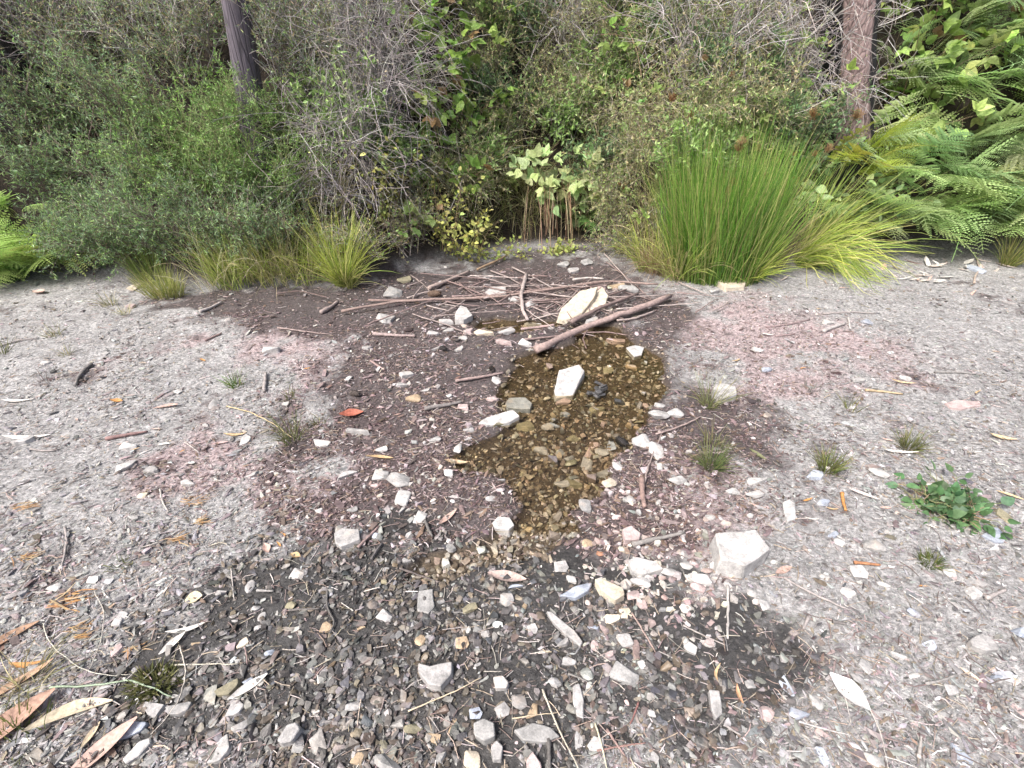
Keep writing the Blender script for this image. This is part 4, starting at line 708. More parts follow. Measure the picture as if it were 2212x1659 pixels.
for k in range(26):
    o = link('seed_head', HEAD, None, tt_); o.location = tuple(TP[k, 6 if k % 2 else 5]); s = random.uniform(.6, 1.15); o.scale = (s, s, s); o.rotation_euler = (random.gauss(0, .3), random.gauss(0, .3), random.random()*6); o.color = random.choice([(.34, .20, .09, 1), (.40, .27, .14, 1), (.30, .16, .07, 1)])
tuft(1612, 606, 420, .50, .5, .08, YG, 'yellow green grass fountain at the right flank of the rushes above the cream stone', w=.0024, droop=.11)
tuft(1395, 585, 220, .55, .35, .08, OL+YG, 'olive grass leaning over the sticks at the rush clump foot', w=.002, droop=.12, lean=(-.15, -.1))
tuft(1730, 570, 300, .85, .30, .10, YG, 'long yellow green grass sweeping down onto the track', w=.0034, droop=.24, lean=(.7, -.6), up=.9)
tuft(1745, 545, 200, 1.05, .32, .12, [(.30, .42, .10), (.40, .46, .14)], 'long green grass arching towards the fern bank', w=.0026, droop=.10, lean=(.75, .05), up=.8)
tuft(1660, 575, 170, .75, .3, .12, [(.42, .37, .2), (.36, .36, .14)], 'straw coloured grass mixed in beside the sweeping grass', w=.002, droop=.13, lean=(.2, -.3))
# left grasses
tuft(742, 615, 380, .66, .42, .07, YG, 'bright yellow green fountain of grass before the dead twig tangle', w=.0024, droop=.09, lean=(.08, -.05))
tuft(755, 622, 130, .4, .5, .05, [(.4, .4, .16), (.3, .34, .09)], 'low fine grass spilling from the grass fountain', w=.0018, droop=.14)
tuft(505, 600, 420, .50, .34, .18, [(.40, .48, .12), (.30, .42, .09), (.52, .52, .22)], 'pale green grass patch with hanging straw on the left bank', w=.002, droop=.10)
tuft(590, 598, 300, .50, .35, .17, DRYG+YG, 'mixed straw and green grass between two green patches', w=.0018, droop=.12)
tuft(660, 596, 260, .45, .38, .14, YG+DRYG, 'olive grass next to the bright grass fountain', w=.0019, droop=.11)
tuft(360, 640, 420, .26, .35, .13, [(.34, .37, .11), (.26, .31, .08), (.42, .40, .18)], 'low mounded yellowish grass at the track edge', w=.0016, droop=.07)
tuft(330, 600, 260, .33, .3, .14, [(.16, .25, .06), (.22, .27, .08)], 'fine green grass behind the low mounded grass', w=.0016, droop=.07)
for k, (px, py) in enumerate([(480, 600), (520, 605), (560, 600), (460, 625), (600, 605), (640, 612)]):
    tuft(px, py, 26, .62, .22, .12, [(.66, .62, .42), (.56, .50, .30)], 'long pale straw stalks drooping over the left grass', group='pale straw stalks on the left bank', name='straw_tuft', w=.0019, droop=.20, lean=(.1, -.25))
tuft(2175, 575, 170, .38, .4, .06, [(.26, .28, .08), (.36, .33, .14), (.18, .24, .06)], 'small mixed grass tuft at the fern bank foot', w=.002, droop=.1)
tuft(20, 605, 260, .3, .35, .14, [(.10, .2, .06), (.14, .24, .08)], 'soft dark green grass under the bright ferns', w=.0018, droop=.07)
small = [(510, 835, 60, .13, GR+OL, 'small bright green grass tuft on the dry track'), (632, 955, 70, .21, [(.13, .16, .06), (.2, .2, .09)], 'thin upright grass tuft with a long straw on pinkish litter'), (692, 918, 30, .08, OL, 'tiny olive grass tuft by the thin upright tuft'), (625, 860, 30, .09, OL, 'sparse olive tuft behind the thin upright tuft'), (118, 728, 40, .12, OL+DRYG, 'yellowish weed tuft near the shrubs on the dry track'), (145, 768, 26, .1, OL+DRYG, 'fainter yellowish weed tuft on the dry track'), (5, 765, 34, .14, OL, 'olive weed tuft lying by thin bleached twig'),
   (1530, 880, 90, .24, [(.2, .24, .1), (.28, .28, .14)], 'thin weed tuft with tall stalks by the white blocky stone'), (1535, 1010, 150, .17, [(.12, .17, .06), (.19, .22, .09)], 'dense green grass tuft on the damp purplish soil'), (1535, 960, 60, .15, [(.18, .18, .09), (.25, .22, .13)], 'greyish dry tuft behind the dense green tuft'), (1838, 885, 34, .13, OL, 'wispy weed with dark stalks on the track'), (1785, 1018, 130, .14, OL+[(.14, .19, .06)], 'spreading olive grass tuft on grey gravel'), (1962, 970, 140, .13, [(.2, .2, .09), (.13, .15, .06)], 'brownish green bristly tuft by the curved white leaf'), (2005, 1222, 130, .06, [(.1, .14, .04), (.15, .17, .06)], 'tiny cushion of green moss-like grass on pale gravel'), (1750, 845, 18, .10, [(.2, .2, .18)], 'few grey wisps of grass on pink litter'), (100, 830, 18, .10, [(.2, .14, .13)], 'reddish dead weed on the dry track'), (265, 1225, 40, .045, OL, 'small flattened moss scrap on dusty soil'), (240, 660, 40, .16, DRYG+OL, 'dry straw tuft at the track edge before the shrubs'), (270, 680, 30, .12, DRYG, 'sparse straw tuft in front of the low mounded grass')]
for (px, py, n, h, cols, lab) in small: tuft(px, py, n, h, .55, .035, cols, lab, w=.0014, droop=.08)
tuft(20, 1610, 90, .10, .5, .10, [(.16, .19, .06), (.24, .25, .1), (.1, .13, .04)], 'coarse grass growing under the brown leaves on dark soil', w=.0018, droop=.1)
tuft(335, 1478, 420, .05, .8, .055, [(.15, .16, .06), (.2, .2, .09), (.1, .11, .04)], 'flat olive moss patch on dark soil beside white oval leaf', cat='moss', name='moss_patch', w=.0022, droop=.12)
tuft(60, 1480, 60, .2, .6, .06, DRYG, 'dry straw wisps around the brown curled leaf', w=.0013, droop=.12, lean=(.5, .2))
def straw(pix, wpx, col, label, lift=.01): return stick(pix, wpx, col, label, lift, name='straw', cat='straw', sides=4, knots=False, taper=.5)
for pts, w, c, l in [([(560, 610), (628, 720), (605, 900), (545, 1050), (475, 1160)], 2.6, (.50, .47, .42), 'long curved straw crossing the dusty soil'), ([(258, 800), (300, 930), (500, 1080), (640, 1110), (780, 1100)], 2.6, (.45, .44, .38), 'bowed straw running to the moss patch'), ([(1070, 935), (1110, 1080), (1080, 1230), (1000, 1350), (900, 1460)], 3, (.52, .48, .42), 'bent pale straw below the white oval leaf'), ([(300, 1180), (560, 1172), (780, 1132), (900, 1180), (1030, 1232)], 5, (.33, .42, .30), 'bluish green grass blade bent over the moss')]:
    straw([(p[0]*S, 1057+p[1]*S) for p in pts], w, c, l)
for pts, w, c, l in [([(400, 1320), (620, 1230), (840, 1120)], 3.5, (.50, .42, .30), 'tan straw lying over the gravel by the concave stone'), ([(1195, 1190), (1290, 1420), (1420, 1680)], 5.5, (.58, .53, .43), 'long thick pale straw slanting across the wet gravel'), ([(1510, 1390), (1550, 1520), (1585, 1680)], 5, (.56, .52, .38), 'pale yellowish straw on gravel near the reddish twig'), ([(1020, 1365), (1150, 1345), (1290, 1330)], 3, (.50, .42, .30), 'short tan straw crossing the long thick straw'), ([(850, 1085), (960, 1085)], 2.5, (.4, .38, .34), 'tiny straw above the pale cube stone')]:
    straw([(737+p[0]*S, 1057+p[1]*S) for p in pts], w, c, l, .014)
for pts, w, c, l in [([(1035, 1175), (1130, 1340), (1185, 1470), (1225, 1680)], 3, (.55, .52, .48), 'long straw over dusty gravel under the broken white leaf'), ([(940, 1150), (975, 1270), (1000, 1390)], 2.6, (.5, .47, .44), 'thin straw beside the broken white leaf'), ([(1200, 1590), (1330, 1630), (1450, 1690)], 2.6, (.5, .47, .44), 'short straw in the dusty gravel by half buried twig')]:
    straw([(1475+p[0]*S, 1057+p[1]*S) for p in pts], w, c, l)
straw([(490, 878), (540, 890), (590, 915), (632, 945)], 3, (.52, .42, .24), 'tan straw arching out of the thin upright tuft', [.005, .01, .02, .03])

# ------------------------------------------------------------------ leaf shapes
def ovate(w, fold=.06, n=6, wave=0.0):
    t = np.linspace(0, 1, n); hw = w*np.interp(t, [0, .12, .35, .6, .85, 1], [.05, .75, 1, .8, .35, 0])*.5; dz = -.22*(t-.3)**2
    V = np.stack([np.stack([t, -hw, dz+fold*hw*4+wave*np.sin(t*20)], 1), np.stack([t, 0*t, dz], 1), np.stack([t, hw, dz+fold*hw*4-wave*np.sin(t*17)], 1)], 1).reshape(-1, 3)
    i = (np.arange(n-1)[:, None]*3+np.arange(2)[None]).ravel(); return V, np.stack([i, i+3, i+4, i+1], 1)
OV, OVF = ovate(.62); 
def leaf_me(w, name='leaf', fold=.06, wave=.0):
    V, F = ovate(w, fold, 7, wave); me = to_mesh(name, V, [F]); me.materials.append(M_leafo); return me
LEAF = [leaf_me(.62), leaf_me(.74, fold=.02, wave=.012), leaf_me(.55, fold=.1)]
DIA = np.array([[0, 0, 0], [.45, -.5, .06], [1, 0, -.05], [.45, .5, .06]]); DIAF = np.array([[0, 1, 2, 3]])

def bush(name, label, cat, base, h, r, leafcols, woodcols, n_stem=9, n_twig=160, n_twl=0, n_leaf=3500, llen=.02, lw=.4, twl=.22, droop=.02, lean=(0, 0), group=None, wander=.12, stem_r=.006, spread=1.0, twig_dr=.03, leaf_mat_=None, lo=.2, upb=.5):
    b = np.asarray(base); t = thing(name, label, cat, b, group); g = Geo()
    an = rng.random(n_stem)*2*PI; d = np.stack([np.cos(an)*r/h*spread+lean[0], np.sin(an)*r/h*spread*.8+lean[1], np.ones(n_stem)], 1)
    st = curves(np.stack([rng.normal(0, r*.2, n_stem), rng.normal(0, r*.15, n_stem), np.full(n_stem, -.03)], 1), d, h*rng.uniform(.75, 1.15, n_stem), 9, wander*.6, droop)
    V, fs = tubes(st, stem_r*np.linspace(1, .4, 9)[None]*rng.uniform(.6, 1.2, (n_stem, 1)), 5); g.add(V, fs, np.repeat(palette(woodcols, n_stem), 45, 0))
    p, tg = pick(st, n_twig, lo); d = norm(tg*.5+randunit(n_twig)+np.array([0, -.15, upb])); tw = curves(p, d, twl*rng.uniform(.4, 1.3, n_twig), 6, wander, twig_dr)
    V, fs = tubes(tw, np.broadcast_to(stem_r*.32*np.linspace(1, .35, 6)[None], (n_twig, 6))*rng.uniform(.7, 1.3, (n_twig, 1)), 3); g.add(V, fs, np.repeat(palette(woodcols, n_twig), 18, 0))
    src = tw
    if n_twl:
        p, tg = pick(tw, n_twl, .15); d = norm(tg*.7+randunit(n_twl)*.8); t2 = curves(p, d, twl*.45*rng.uniform(.4, 1.3, n_twl), 4, wander, twig_dr)
        V, fs = tubes(t2, np.full((n_twl, 4), stem_r*.2), 3); g.add(V, fs, np.repeat(palette(woodcols, n_twl), 12, 0)); src = np.concatenate([tw[:, ::1][:, [0, 2, 4, 5]], t2])
    g.build('branch', M_wood, t)
    if n_leaf:
        p, tg = pick(src, n_leaf, .05); d = norm(tg*.6+randunit(n_leaf)*.8+np.array([0, 0, .15])); nn = randunit(n_leaf)*.7+np.array([0, -.3, .8]); L = llen*rng.uniform(.55, 1.35, n_leaf)
        g = Geo(); g.add(instance(DIA, frames(d, nn), np.stack([L, L*lw, L], 1), p), [inst_faces(DIAF, 4, n_leaf)], np.repeat(palette(leafcols, n_leaf, .28), 4, 0)); g.build('foliage', leaf_mat_ or M_leafv, t, smooth=False, kind='stuff')
    return t
def bramble(name, label, base, h, r, col, n_cane=7, n_leaf=80, llen=.06, lean=(0, -.2), group=None, cat='bramble', droop=.12, woodc=((.20, .22, .10), (.25, .18, .12)), lo=.25, tri=True, colv=.18):
    b = np.asarray(base); t = thing(name, label, cat, b, group); an = rng.random(n_cane)*2*PI
    d = np.stack([np.cos(an)*r/h+lean[0], np.sin(an)*r/h*.7+lean[1], np.ones(n_cane)], 1); st = curves(np.stack([rng.normal(0, r*.3, n_cane), rng.normal(0, r*.2, n_cane), np.full(n_cane, -.03)], 1), d, h*rng.uniform(.8, 1.3, n_cane), 11, .07, droop)
    g = Geo(); V, fs = tubes(st, .0045*np.linspace(1, .35, 11)[None]*rng.uniform(.6, 1.2, (n_cane, 1)), 5); g.add(V, fs, np.repeat(palette(woodc, n_cane), 55, 0)); 
    m = n_leaf//3 if tri else n_leaf; p, tg = pick(st, m, lo); out = norm(randunit(m)+np.array([0, -.45, .25])); pl = rng.uniform(.5, 1.2, m)*llen; q = p+out*pl[:, None]
    V, fs = tubes(np.stack([p, (p+q)/2+np.array([0, 0, .01]), q], 1), np.full((m, 3), .0012), 3); g.add(V, fs, np.repeat(palette(woodc, m), 9, 0)); g.build('stem', M_wood, t)
    k = 0
    for j in range(m):
        nrm = np.array([rng.normal(0, .45), -.55+rng.normal(0, .4), .75]); cj = np.array(col)*math.exp(rng.normal(0, colv))*np.exp(rng.normal(0, .07, 3)); old = rng.random() < .06
        if old and cat == 'bramble' and 'spray' not in label: cj = np.array((.26, .17, .08))
        side = np.cross(nrm, out[j]); side /= max(np.linalg.norm(side), 1e-6)
        for s in ((0, 1, -1) if tri else (0,)):
            dd = out[j]+side*s*1.5+rng.normal(0, .15, 3); L = llen*rng.uniform(.7, 1.25)*(1 if s == 0 else .85)
            Mx = frames(dd[None], (nrm+rng.normal(0, .15, 3))[None])[0]*L; o = link('leaf', LEAF[k % 3], None, t); k += 1
            o.matrix_basis = Matrix(((*Mx[0], q[j][0]), (*Mx[1], q[j][1]), (*Mx[2], q[j][2]), (0, 0, 0, 1))); o.color = (*np.clip(cj*math.exp(rng.normal(0, .08)), .01, .9), 1)
    return t
# fern frond template: rachis, pinnae, pinnules
def frond_mesh(npin=15, wide=.42, arch=.28, name='frond', seed=0):
    r = np.random.default_rng(seed); g = Geo(); tt = np.linspace(0, 1, 12)
    cen = lambda t: np.stack([t, 0*t, arch*.5*t-arch*1.25*t*t], -1)
    V, fs = tubes(cen(tt)[None], (.006*np.linspace(1, .3, 12))[None], 4); g.add(V, fs)
    Q = []; 
    for j in range(npin):
        t = .14+.84*j/npin; L = wide*np.interp(t, [.1, .25, .5, .8, 1], [.75, 1, .85, .42, .06])*r.uniform(.88, 1.1); c = cen(np.array(t)); 
        for s in (-1, 1):
            ang = .95-.25*t+r.normal(0, .05); d = np.array([math.cos(ang), s*math.sin(ang), -.12+r.normal(0, .08)]); d /= np.linalg.norm(d); nrm = np.array([.1, -.15*s, 1.]); nrm /= np.linalg.norm(nrm)
            m = max(4, int(13*L/wide)); u = (np.arange(m)+.6)/m; droop = -.16*L*u*u
            base = c[None]+d[None]*(u*L)[:, None]; base[:, 2] += droop; side = np.cross(nrm, d)
            pl = L*.10*np.interp(u, [0, .2, .7, 1], [.85, 1, .7, .25]); hw = L/m*.36
            for e in (-1, 1):
                tip = base+(side*e*.92+d*.40)[None]*pl[:, None]; tip[:, 2] -= pl*.15
                a = base-d*hw; b = base+d*hw; mid = (base+tip)/2
                Q.append(np.stack([mid-d*hw*.95, tip-d*hw*.25, tip+d*hw*.25, mid+d*hw*.95], 1)); Q.append(np.stack([a, mid-d*hw*.95, mid+d*hw*.95, b], 1))
    Q = np.concatenate(Q).reshape(-1, 3); g.add(Q, [np.arange(len(Q)).reshape(-1, 4)])
    me = to_mesh(name, np.concatenate(g.V), g.F, None, False); me.materials.append(M_leafo); return me
FR = [frond_mesh(14, .42, .30, seed=1), frond_mesh(15, .36, .45, seed=2), frond_mesh(13, .46, .18, seed=3), frond_mesh(15, .32, .6, seed=4)]
def fern(base, n, L, col, label, az=(-PI, PI), el=(.3, 1.1), group=None, stalk=.3, name='fern', cv=.15, roll=.35):
    b = np.asarray(base); t = thing(name, label, 'fern', b, group); ends = []; P = []
    for k in range(n):
        a_ = random.uniform(*az); e = random.uniform(*el); d = np.array([math.cos(a_)*math.cos(e), math.sin(a_)*math.cos(e), math.sin(e)]); sl = stalk*random.uniform(.5, 1.3)
        p0 = np.array([random.gauss(0, .05), random.gauss(0, .04), -.02]); up = norm((d+np.array([0, 0, .8]))[None])[0]; p1 = p0+up*sl; P.append([p0, p0+up*sl*.5, p1])
        nn = np.array([0, -.25, 1.])+rng.normal(0, roll, 3)*np.array([1, 1, .2]); Lk = L*random.uniform(.7, 1.15); Mx = frames(d[None], nn[None])[0]*Lk
        o = link('frond', FR[random.randrange(4)], None, t); o.matrix_basis = Matrix(((*Mx[0], p1[0]), (*Mx[1], p1[1]), (*Mx[2], p1[2]), (0, 0, 0, 1)))
        c = np.array(col)*math.exp(rng.normal(0, cv))*np.exp(rng.normal(0, .06, 3)); o.color = (*np.clip(c, .01, .9), 1)
    V, fs = tubes(np.array(P), np.full((n, 3), .004), 4); g = Geo(); g.add(V, fs, np.array([.22, .24, .08])); g.build('stalk', M_wood, t); return t

# ------------------------------------------------------------------ trees
def tree(name, label, base, topdir, r0, mat, H=8.0, taper=.55, crown_col=((.07, .11, .04), (.10, .14, .05)), rough=.06, crown=True, group=None):
    b = np.asarray(base); t = thing(name, label, 'tree', b, group); S_, sd_ = 70, 28; u = np.linspace(-.04, 1, S_); ax = np.stack([topdir[0]*u*H+.05*np.sin(u*5), topdir[1]*u*H+.04*np.cos(u*6)-.04, u*H], 1)
    rr = r0*(1-(1-taper)*u)*(1+.5*np.exp(-np.clip(u, 0, 1)*H*3.0)); V, fs = tubes(ax[None], rr[None], sd_); V = V.reshape(S_, sd_, 3)
    an = np.arange(sd_)/sd_*2*PI; AN, UU = np.meshgrid(an, u*H); nz = fbm(np.cos(AN)*3+7+np.sin(AN)*2, UU*2.4+np.sin(AN)*3, 4, 51)-.5; c = ax[:, None, :]; V = c+(V-c)*(1+rough*4*nz)[:, :, None]
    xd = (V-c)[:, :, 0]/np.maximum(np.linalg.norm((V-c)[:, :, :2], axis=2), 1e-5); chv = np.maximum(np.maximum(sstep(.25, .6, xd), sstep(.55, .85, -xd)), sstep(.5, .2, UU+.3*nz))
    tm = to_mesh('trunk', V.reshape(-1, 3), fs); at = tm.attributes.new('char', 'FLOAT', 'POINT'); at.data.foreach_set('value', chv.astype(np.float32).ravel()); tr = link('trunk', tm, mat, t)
    g = Geo(); n = 14; ti = rng.uniform(.58, .98, n); p = np.stack([np.interp(ti, u, ax[:, c_]) for c_ in range(3)], 1); an = rng.random(n)*2*PI; d = np.stack([np.cos(an), np.sin(an), rng.uniform(.05, .6, n)], 1)
    br = curves(p, d, rng.uniform(.7, 1.7, n), 7, .12, .02); V, fs = tubes(br, r0*.16*np.linspace(1, .25, 7)[None]*np.ones((n, 1)), 6); g.add(V, fs, (.10, .075, .065)); g.build('limb', M_wood, t)
    if crown:
        p, tg = pick(br, 500, .3); q = p+rng.normal(0, .16, p.shape); n = 500*14; pp = np.repeat(q, 14, 0); d = randunit(n)+np.array([0, 0, .3]); L = rng.uniform(.08, .16, n)
        g = Geo(); g.add(instance(DIA, frames(d, randunit(n)), np.stack([L, L*.08, L], 1), pp), [inst_faces(DIAF, 4, n)], np.repeat(palette(crown_col, n), 4, 0)); g.build('crown', M_leafv, t, smooth=False, kind='stuff')
    return t
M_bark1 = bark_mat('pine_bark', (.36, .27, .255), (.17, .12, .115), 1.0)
M_bark2 = bark_mat('grey_bark', (.075, .066, .082), (.115, .10, .12), 0.0, (1, 1, .06))
M_bark3 = bark_mat('burnt_bark', (.045, .04, .042), (.09, .08, .08), 0.0)
def topdir_for(base, px_top, py_top):
    d = ray(px_top, py_top); t = base[1]/d[1]; p = CAM+d*t; hh = p[2]-base[2]; return ((p[0]-base[0])/hh, 0.0)
def base_at(px, py): return hit(px, py)
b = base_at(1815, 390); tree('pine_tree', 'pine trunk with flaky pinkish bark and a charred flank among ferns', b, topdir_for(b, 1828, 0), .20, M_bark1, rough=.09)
b = base_at(1772, 330); tree('pine_tree', 'thin blackened trunk close beside the pinkish pine trunk', b, topdir_for(b, 1785, 0), .07, M_bark3, H=6, rough=.05)
b = base_at(564, 375); tree('tree', 'smooth purplish grey leaning trunk above green scrub', b, topdir_for(b, 500, 0), .095, M_bark2, rough=.03)
b = base_at(30, 210); tree('tree', 'dark trunk behind dead grey branches on the upper slope', b, topdir_for(b, -70, 0), .14, M_bark3, rough=.04)

# ------------------------------------------------------------------ bank vegetation
GG = [(0.233, 0.368, 0.129), (0.305, 0.46, 0.167), (0.161, 0.276, 0.099), (0.376, 0.515, 0.228)]        # grey green scrub
BG = [(0.221, 0.331, 0.192), (0.294, 0.423, 0.256), (0.147, 0.239, 0.136), (0.405, 0.515, 0.336)]          # bluish scrub
LG = [(0.192, 0.384, 0.072), (0.272, 0.48, 0.096), (0.128, 0.272, 0.056)]                         # lush green
DY = [(.34, .36, .16), (.28, .33, .12), (0.405, 0.351, 0.203), (0.324, 0.284, 0.149), (0.486, 0.432, 0.27), (0.243, 0.257, 0.108)]           # dry olive brush
BWD = [(.17, .13, .10), (.24, .20, .17), (.12, .09, .075)]; GWD = [(.34, .31, .30), (.42, .39, .38), (.24, .215, .21), (.50, .47, .46)]
def sb(px, py, *a, **k): return base_at(px, py)
gL = 'green scrub bushes on the left bank'
for (px, py, h, r) in [(200, 580, .6, .4), (290, 575, .6, .4), (400, 570, .65, .4), (500, 560, .65, .38), (600, 560, .6, .35)]:
    bush('scrub_bush', 'low grey green scrub bush at the foot of the left bank', 'shrub', sb(px, py), h, r, BG+GG, BWD, 14, 260, 500, 7000, .030, .18, .24, group='low scrub along the left bank foot', lean=(0, -.15))
for (px, py, h, r) in [(-120, 470, .7, .5), (170, 450, .7, .45), (300, 450, .7, .45)]:
    bush('scrub_bush', 'grey green scrub bush with twiggy top on the left slope', 'shrub', sb(px, py), h, r, BG+GG, BWD, 13, 240, 420, 6000, .032, .18, .26, group='twiggy scrub on the left slope', lean=(0, -.15))
for (px, py, h, r) in [(430, 460, .75, .42), (540, 460, .75, .42), (630, 470, .65, .35), (480, 370, .6, .4), (590, 340, .6, .4)]:
    bush('scrub_bush', 'bright green fine leaved broom bush under the purplish trunk', 'shrub', sb(px, py), h, r, LG+GG+GG, [(.16, .2, .07), (.2, .2, .1)], 14, 260, 500, 6000, .026, .22, .26, group='broom bushes under the purplish trunk', lean=(0, -.1), twig_dr=.05)
for (px, py, h, r) in [(-100, 330, .7, .5), (60, 330, .6, .5), (200, 320, .7, .5), (340, 330, .7, .45)]:
    bush('scrub_bush', 'pale grey green scrub on the middle of the left slope', 'shrub', sb(px, py), h, r, GG+BG+DY[:1], BWD, 13, 240, 350, 5000, .032, .2, .28, group='pale scrub on the middle left slope', lean=(0, -.1))
for (px, py, h, r) in [(110, 200, .8, .55), (250, 210, .8, .55), (390, 210, .8, .5), (460, 140, .7, .5), (690, 240, .8, .4), (720, 260, .75, .4), (660, 130, .8, .5), (300, 90, .9, .7), (120, 80, .9, .7)]:
    bush('dry_brush', 'dry olive brush with fine tan twigs on the upper left slope', 'shrub', sb(px, py), h, r, DY+GG+BG, GWD+GWD+BWD, 13, 260, 500, 5200, .027, .26, .32, group='dry brush on the upper left slope', lean=(0, -.1), twig_dr=.04)
for (px, py, h, r, l) in [(60, 160, 1.0, .6, 'dead grey leaning branches on the upper left slope'), (-60, 220, 1.0, .6, 'dead grey leaning branches beside the dark trunk'), (200, 60, 1.0, .7, 'dead grey branch thicket near the top of the left slope'), (390, 60, 1.0, .6, 'dead grey branches left of the purplish trunk top')]:
    bush('dead_branches', l, 'branches', sb(px, py), h, r, DY, [(.26, .23, .235), (.34, .31, .32), (.17, .15, .155)], 16, 260, 380, 0, twl=.5, wander=.14, stem_r=.008, lean=(.5, -.2), twig_dr=.02)
# grey tangle of dead bramble hanging down the bank
for (px, py, h, r, n, l) in [(830, 300, .95, .26, 300, 'grey tangle of dead hanging bramble canes, upper mass'), (790, 410, .75, .25, 260, 'grey tangle of dead hanging bramble canes, lower mass'), (850, 180, .9, .35, 280, 'grey tangle of dead canes high on the bank beside green leaves'), (770, 90, .9, .4, 240, 'grey dead canes at the top of the bank right of the purplish trunk')]:
    bush('dead_bramble', l, 'branches', sb(px, py), h, r, DY, GWD, 16, n, 520, 500, .02, .4, .62, droop=.16, wander=.22, stem_r=.0065, lean=(0, -.35), twig_dr=.13, upb=.1)
bush('dead_branches', 'fan of bleached dead twigs drooping left below the grey tangle', 'branches', sb(790, 440), .42, .3, DY, [(.40, .37, .39), (.5, .47, .48), (.3, .27, .28)], 9, 150, 240, 0, twl=.28, wander=.12, stem_r=.007, lean=(-1.7, -.5), droop=.03, twig_dr=.07, upb=0)
for (px, py, h, r, l) in [(1690, 170, .9, .5, 'bleached white dead branches left of the pine trunk'), (1600, 110, .9, .5, 'bleached dead branches high on the bank above the rushes'), (1740, 260, .7, .3, 'bleached dead twigs hanging in front of the blackened trunk'), (1230, 120, .8, .45, 'dead arching canes in the brown top of the bank'), (1480, 200, .8, .4, 'dead hanging canes over the middle of the bank')]:
    bush('dead_branches', l, 'branches', sb(px, py), h, r, DY, [(.46, .43, .42), (.56, .53, .52), (.34, .31, .30)], 13, 170, 300, 300, .02, .4, twl=.5, wander=.2, stem_r=.008, lean=(0, -.4), droop=.10, twig_dr=.10, upb=.1)
# dry grass and brush, centre and right
for (px, py, h, r) in [(1010, 440, .55, .3), (1120, 300, .6, .35), (1200, 230, .7, .4), (1300, 300, .7, .35), (1380, 400, .7, .32), (1450, 330, .7, .35), (1340, 470, .5, .25), (1520, 280, .7, .35), (1360, 180, .8, .45), (1500, 120, .8, .5), (1180, 110, .8, .5), (1060, 190, .7, .4), (1010, 90, .8, .5), (1620, 300, .7, .35), (1340, 60, .9, .6)]:
    bush('dry_brush', 'tangled straw coloured brush on the middle of the bank', 'shrub', sb(px, py), h, r, DY+[(.30, .42, .14), (.24, .36, .12), (.36, .46, .2)], [(.52, .48, .38), (.42, .38, .29), (.32, .30, .22)], 13, 230, 380, 3400, .034, .3, .36, group='straw coloured brush on the bank', droop=.09, lean=(0, -.3), twig_dr=.10, stem_r=.004, upb=.15)
for (px, py, n, h) in [(1050, 350, 240, .7), (1330, 360, 240, .7), (1440, 450, 260, .6), (1270, 250, 200, .7), (1000, 430, 200, .5), (720, 440, 180, .5), (1480, 380, 200, .6), (1150, 420, 160, .5), (890, 470, 180, .5), (1560, 220, 180, .7), (1390, 510, 200, .5)]:
    tuft(px, py, n, h, .45, .14, DRYG+[(.2, .24, .08)], 'dry hanging grass tussock on the bank', group='dry hanging grass on the bank', w=.0026, droop=.17, lean=(0, -.35))
# brambles
gB = 'light green bramble on the middle bank'
for (px, py, h, r, n) in [(960, 200, .7, .35, 120), (1010, 310, .6, .3, 120), (930, 330, .6, .28, 105), (920, 90, .7, .4, 105), (1060, 110, .7, .4, 90), (970, 410, .45, .25, 84), (1000, 30, .7, .4, 60), (900, 250, .6, .25, 60)]:
    bramble('bramble', 'light green bramble growing beside the grey dead tangle', sb(px, py), h, r, (.26, .40, .10), 9, int(n*1.5), .10, group='brambles beside the grey dead tangle')
bramble('bramble', 'pale green broad leaved bramble spray jutting over the dark hollow', sb(1190, 440), .62, .30, (.46, .58, .27), 13, 190, .12, lean=(.1, -.5))
bramble('bramble', 'grey green bramble spray below the pale green one', sb(1235, 470), .35, .2, (.32, .44, .2), 6, 54, .10, lean=(.3, -.5))
for (px, py, h, r, n) in [(1440, 170, .7, .4, 84), (1560, 300, .6, .35, 75), (1600, 180, .7, .4, 75), (1400, 290, .6, .35, 66), (1680, 300, .6, .3, 75), (1290, 160, .6, .35, 45), (1200, 40, .7, .45, 66), (1660, 60, .7, .5, 60)]:
    bramble('bramble', 'scattered green bramble leaves amid straw coloured brush', sb(px, py), h, r, (.27, .40, .12), 8, int(n*1.4), .085, group='brambles amid the straw coloured brush')
for (px, py, h, r, n, L) in [(1920, 250, .85, .35, 120, .085), (1960, 130, .8, .4, 105, .09), (1900, 360, .6, .3, 90, .075), (2060, 200, .8, .4, 84, .085), (2010, 60, .8, .5, 84, .09), (1990, 330, .7, .3, 75, .075), (2150, 110, .8, .5, 66, .08), (1900, 60, .8, .4, 75, .085)]:
    bramble('bramble', 'broad bright green bramble leaves beside the pine trunk and ferns', sb(px, py), h, r, (.33, .46, .14), 7, n, L*1.5, group='broad leaved brambles beside the pine and ferns', droop=.07)
for (px, py, n) in [(1720, 400, 66), (1800, 470, 60), (1860, 500, 60), (1660, 480, 54)]:
    bramble('bramble', 'grey green leafy sprig between the rushes and ferns', sb(px, py), .5, .25, (.30, .42, .2), 6, n, .085, group='leafy sprigs between rushes and ferns', tri=False, cat='plant')
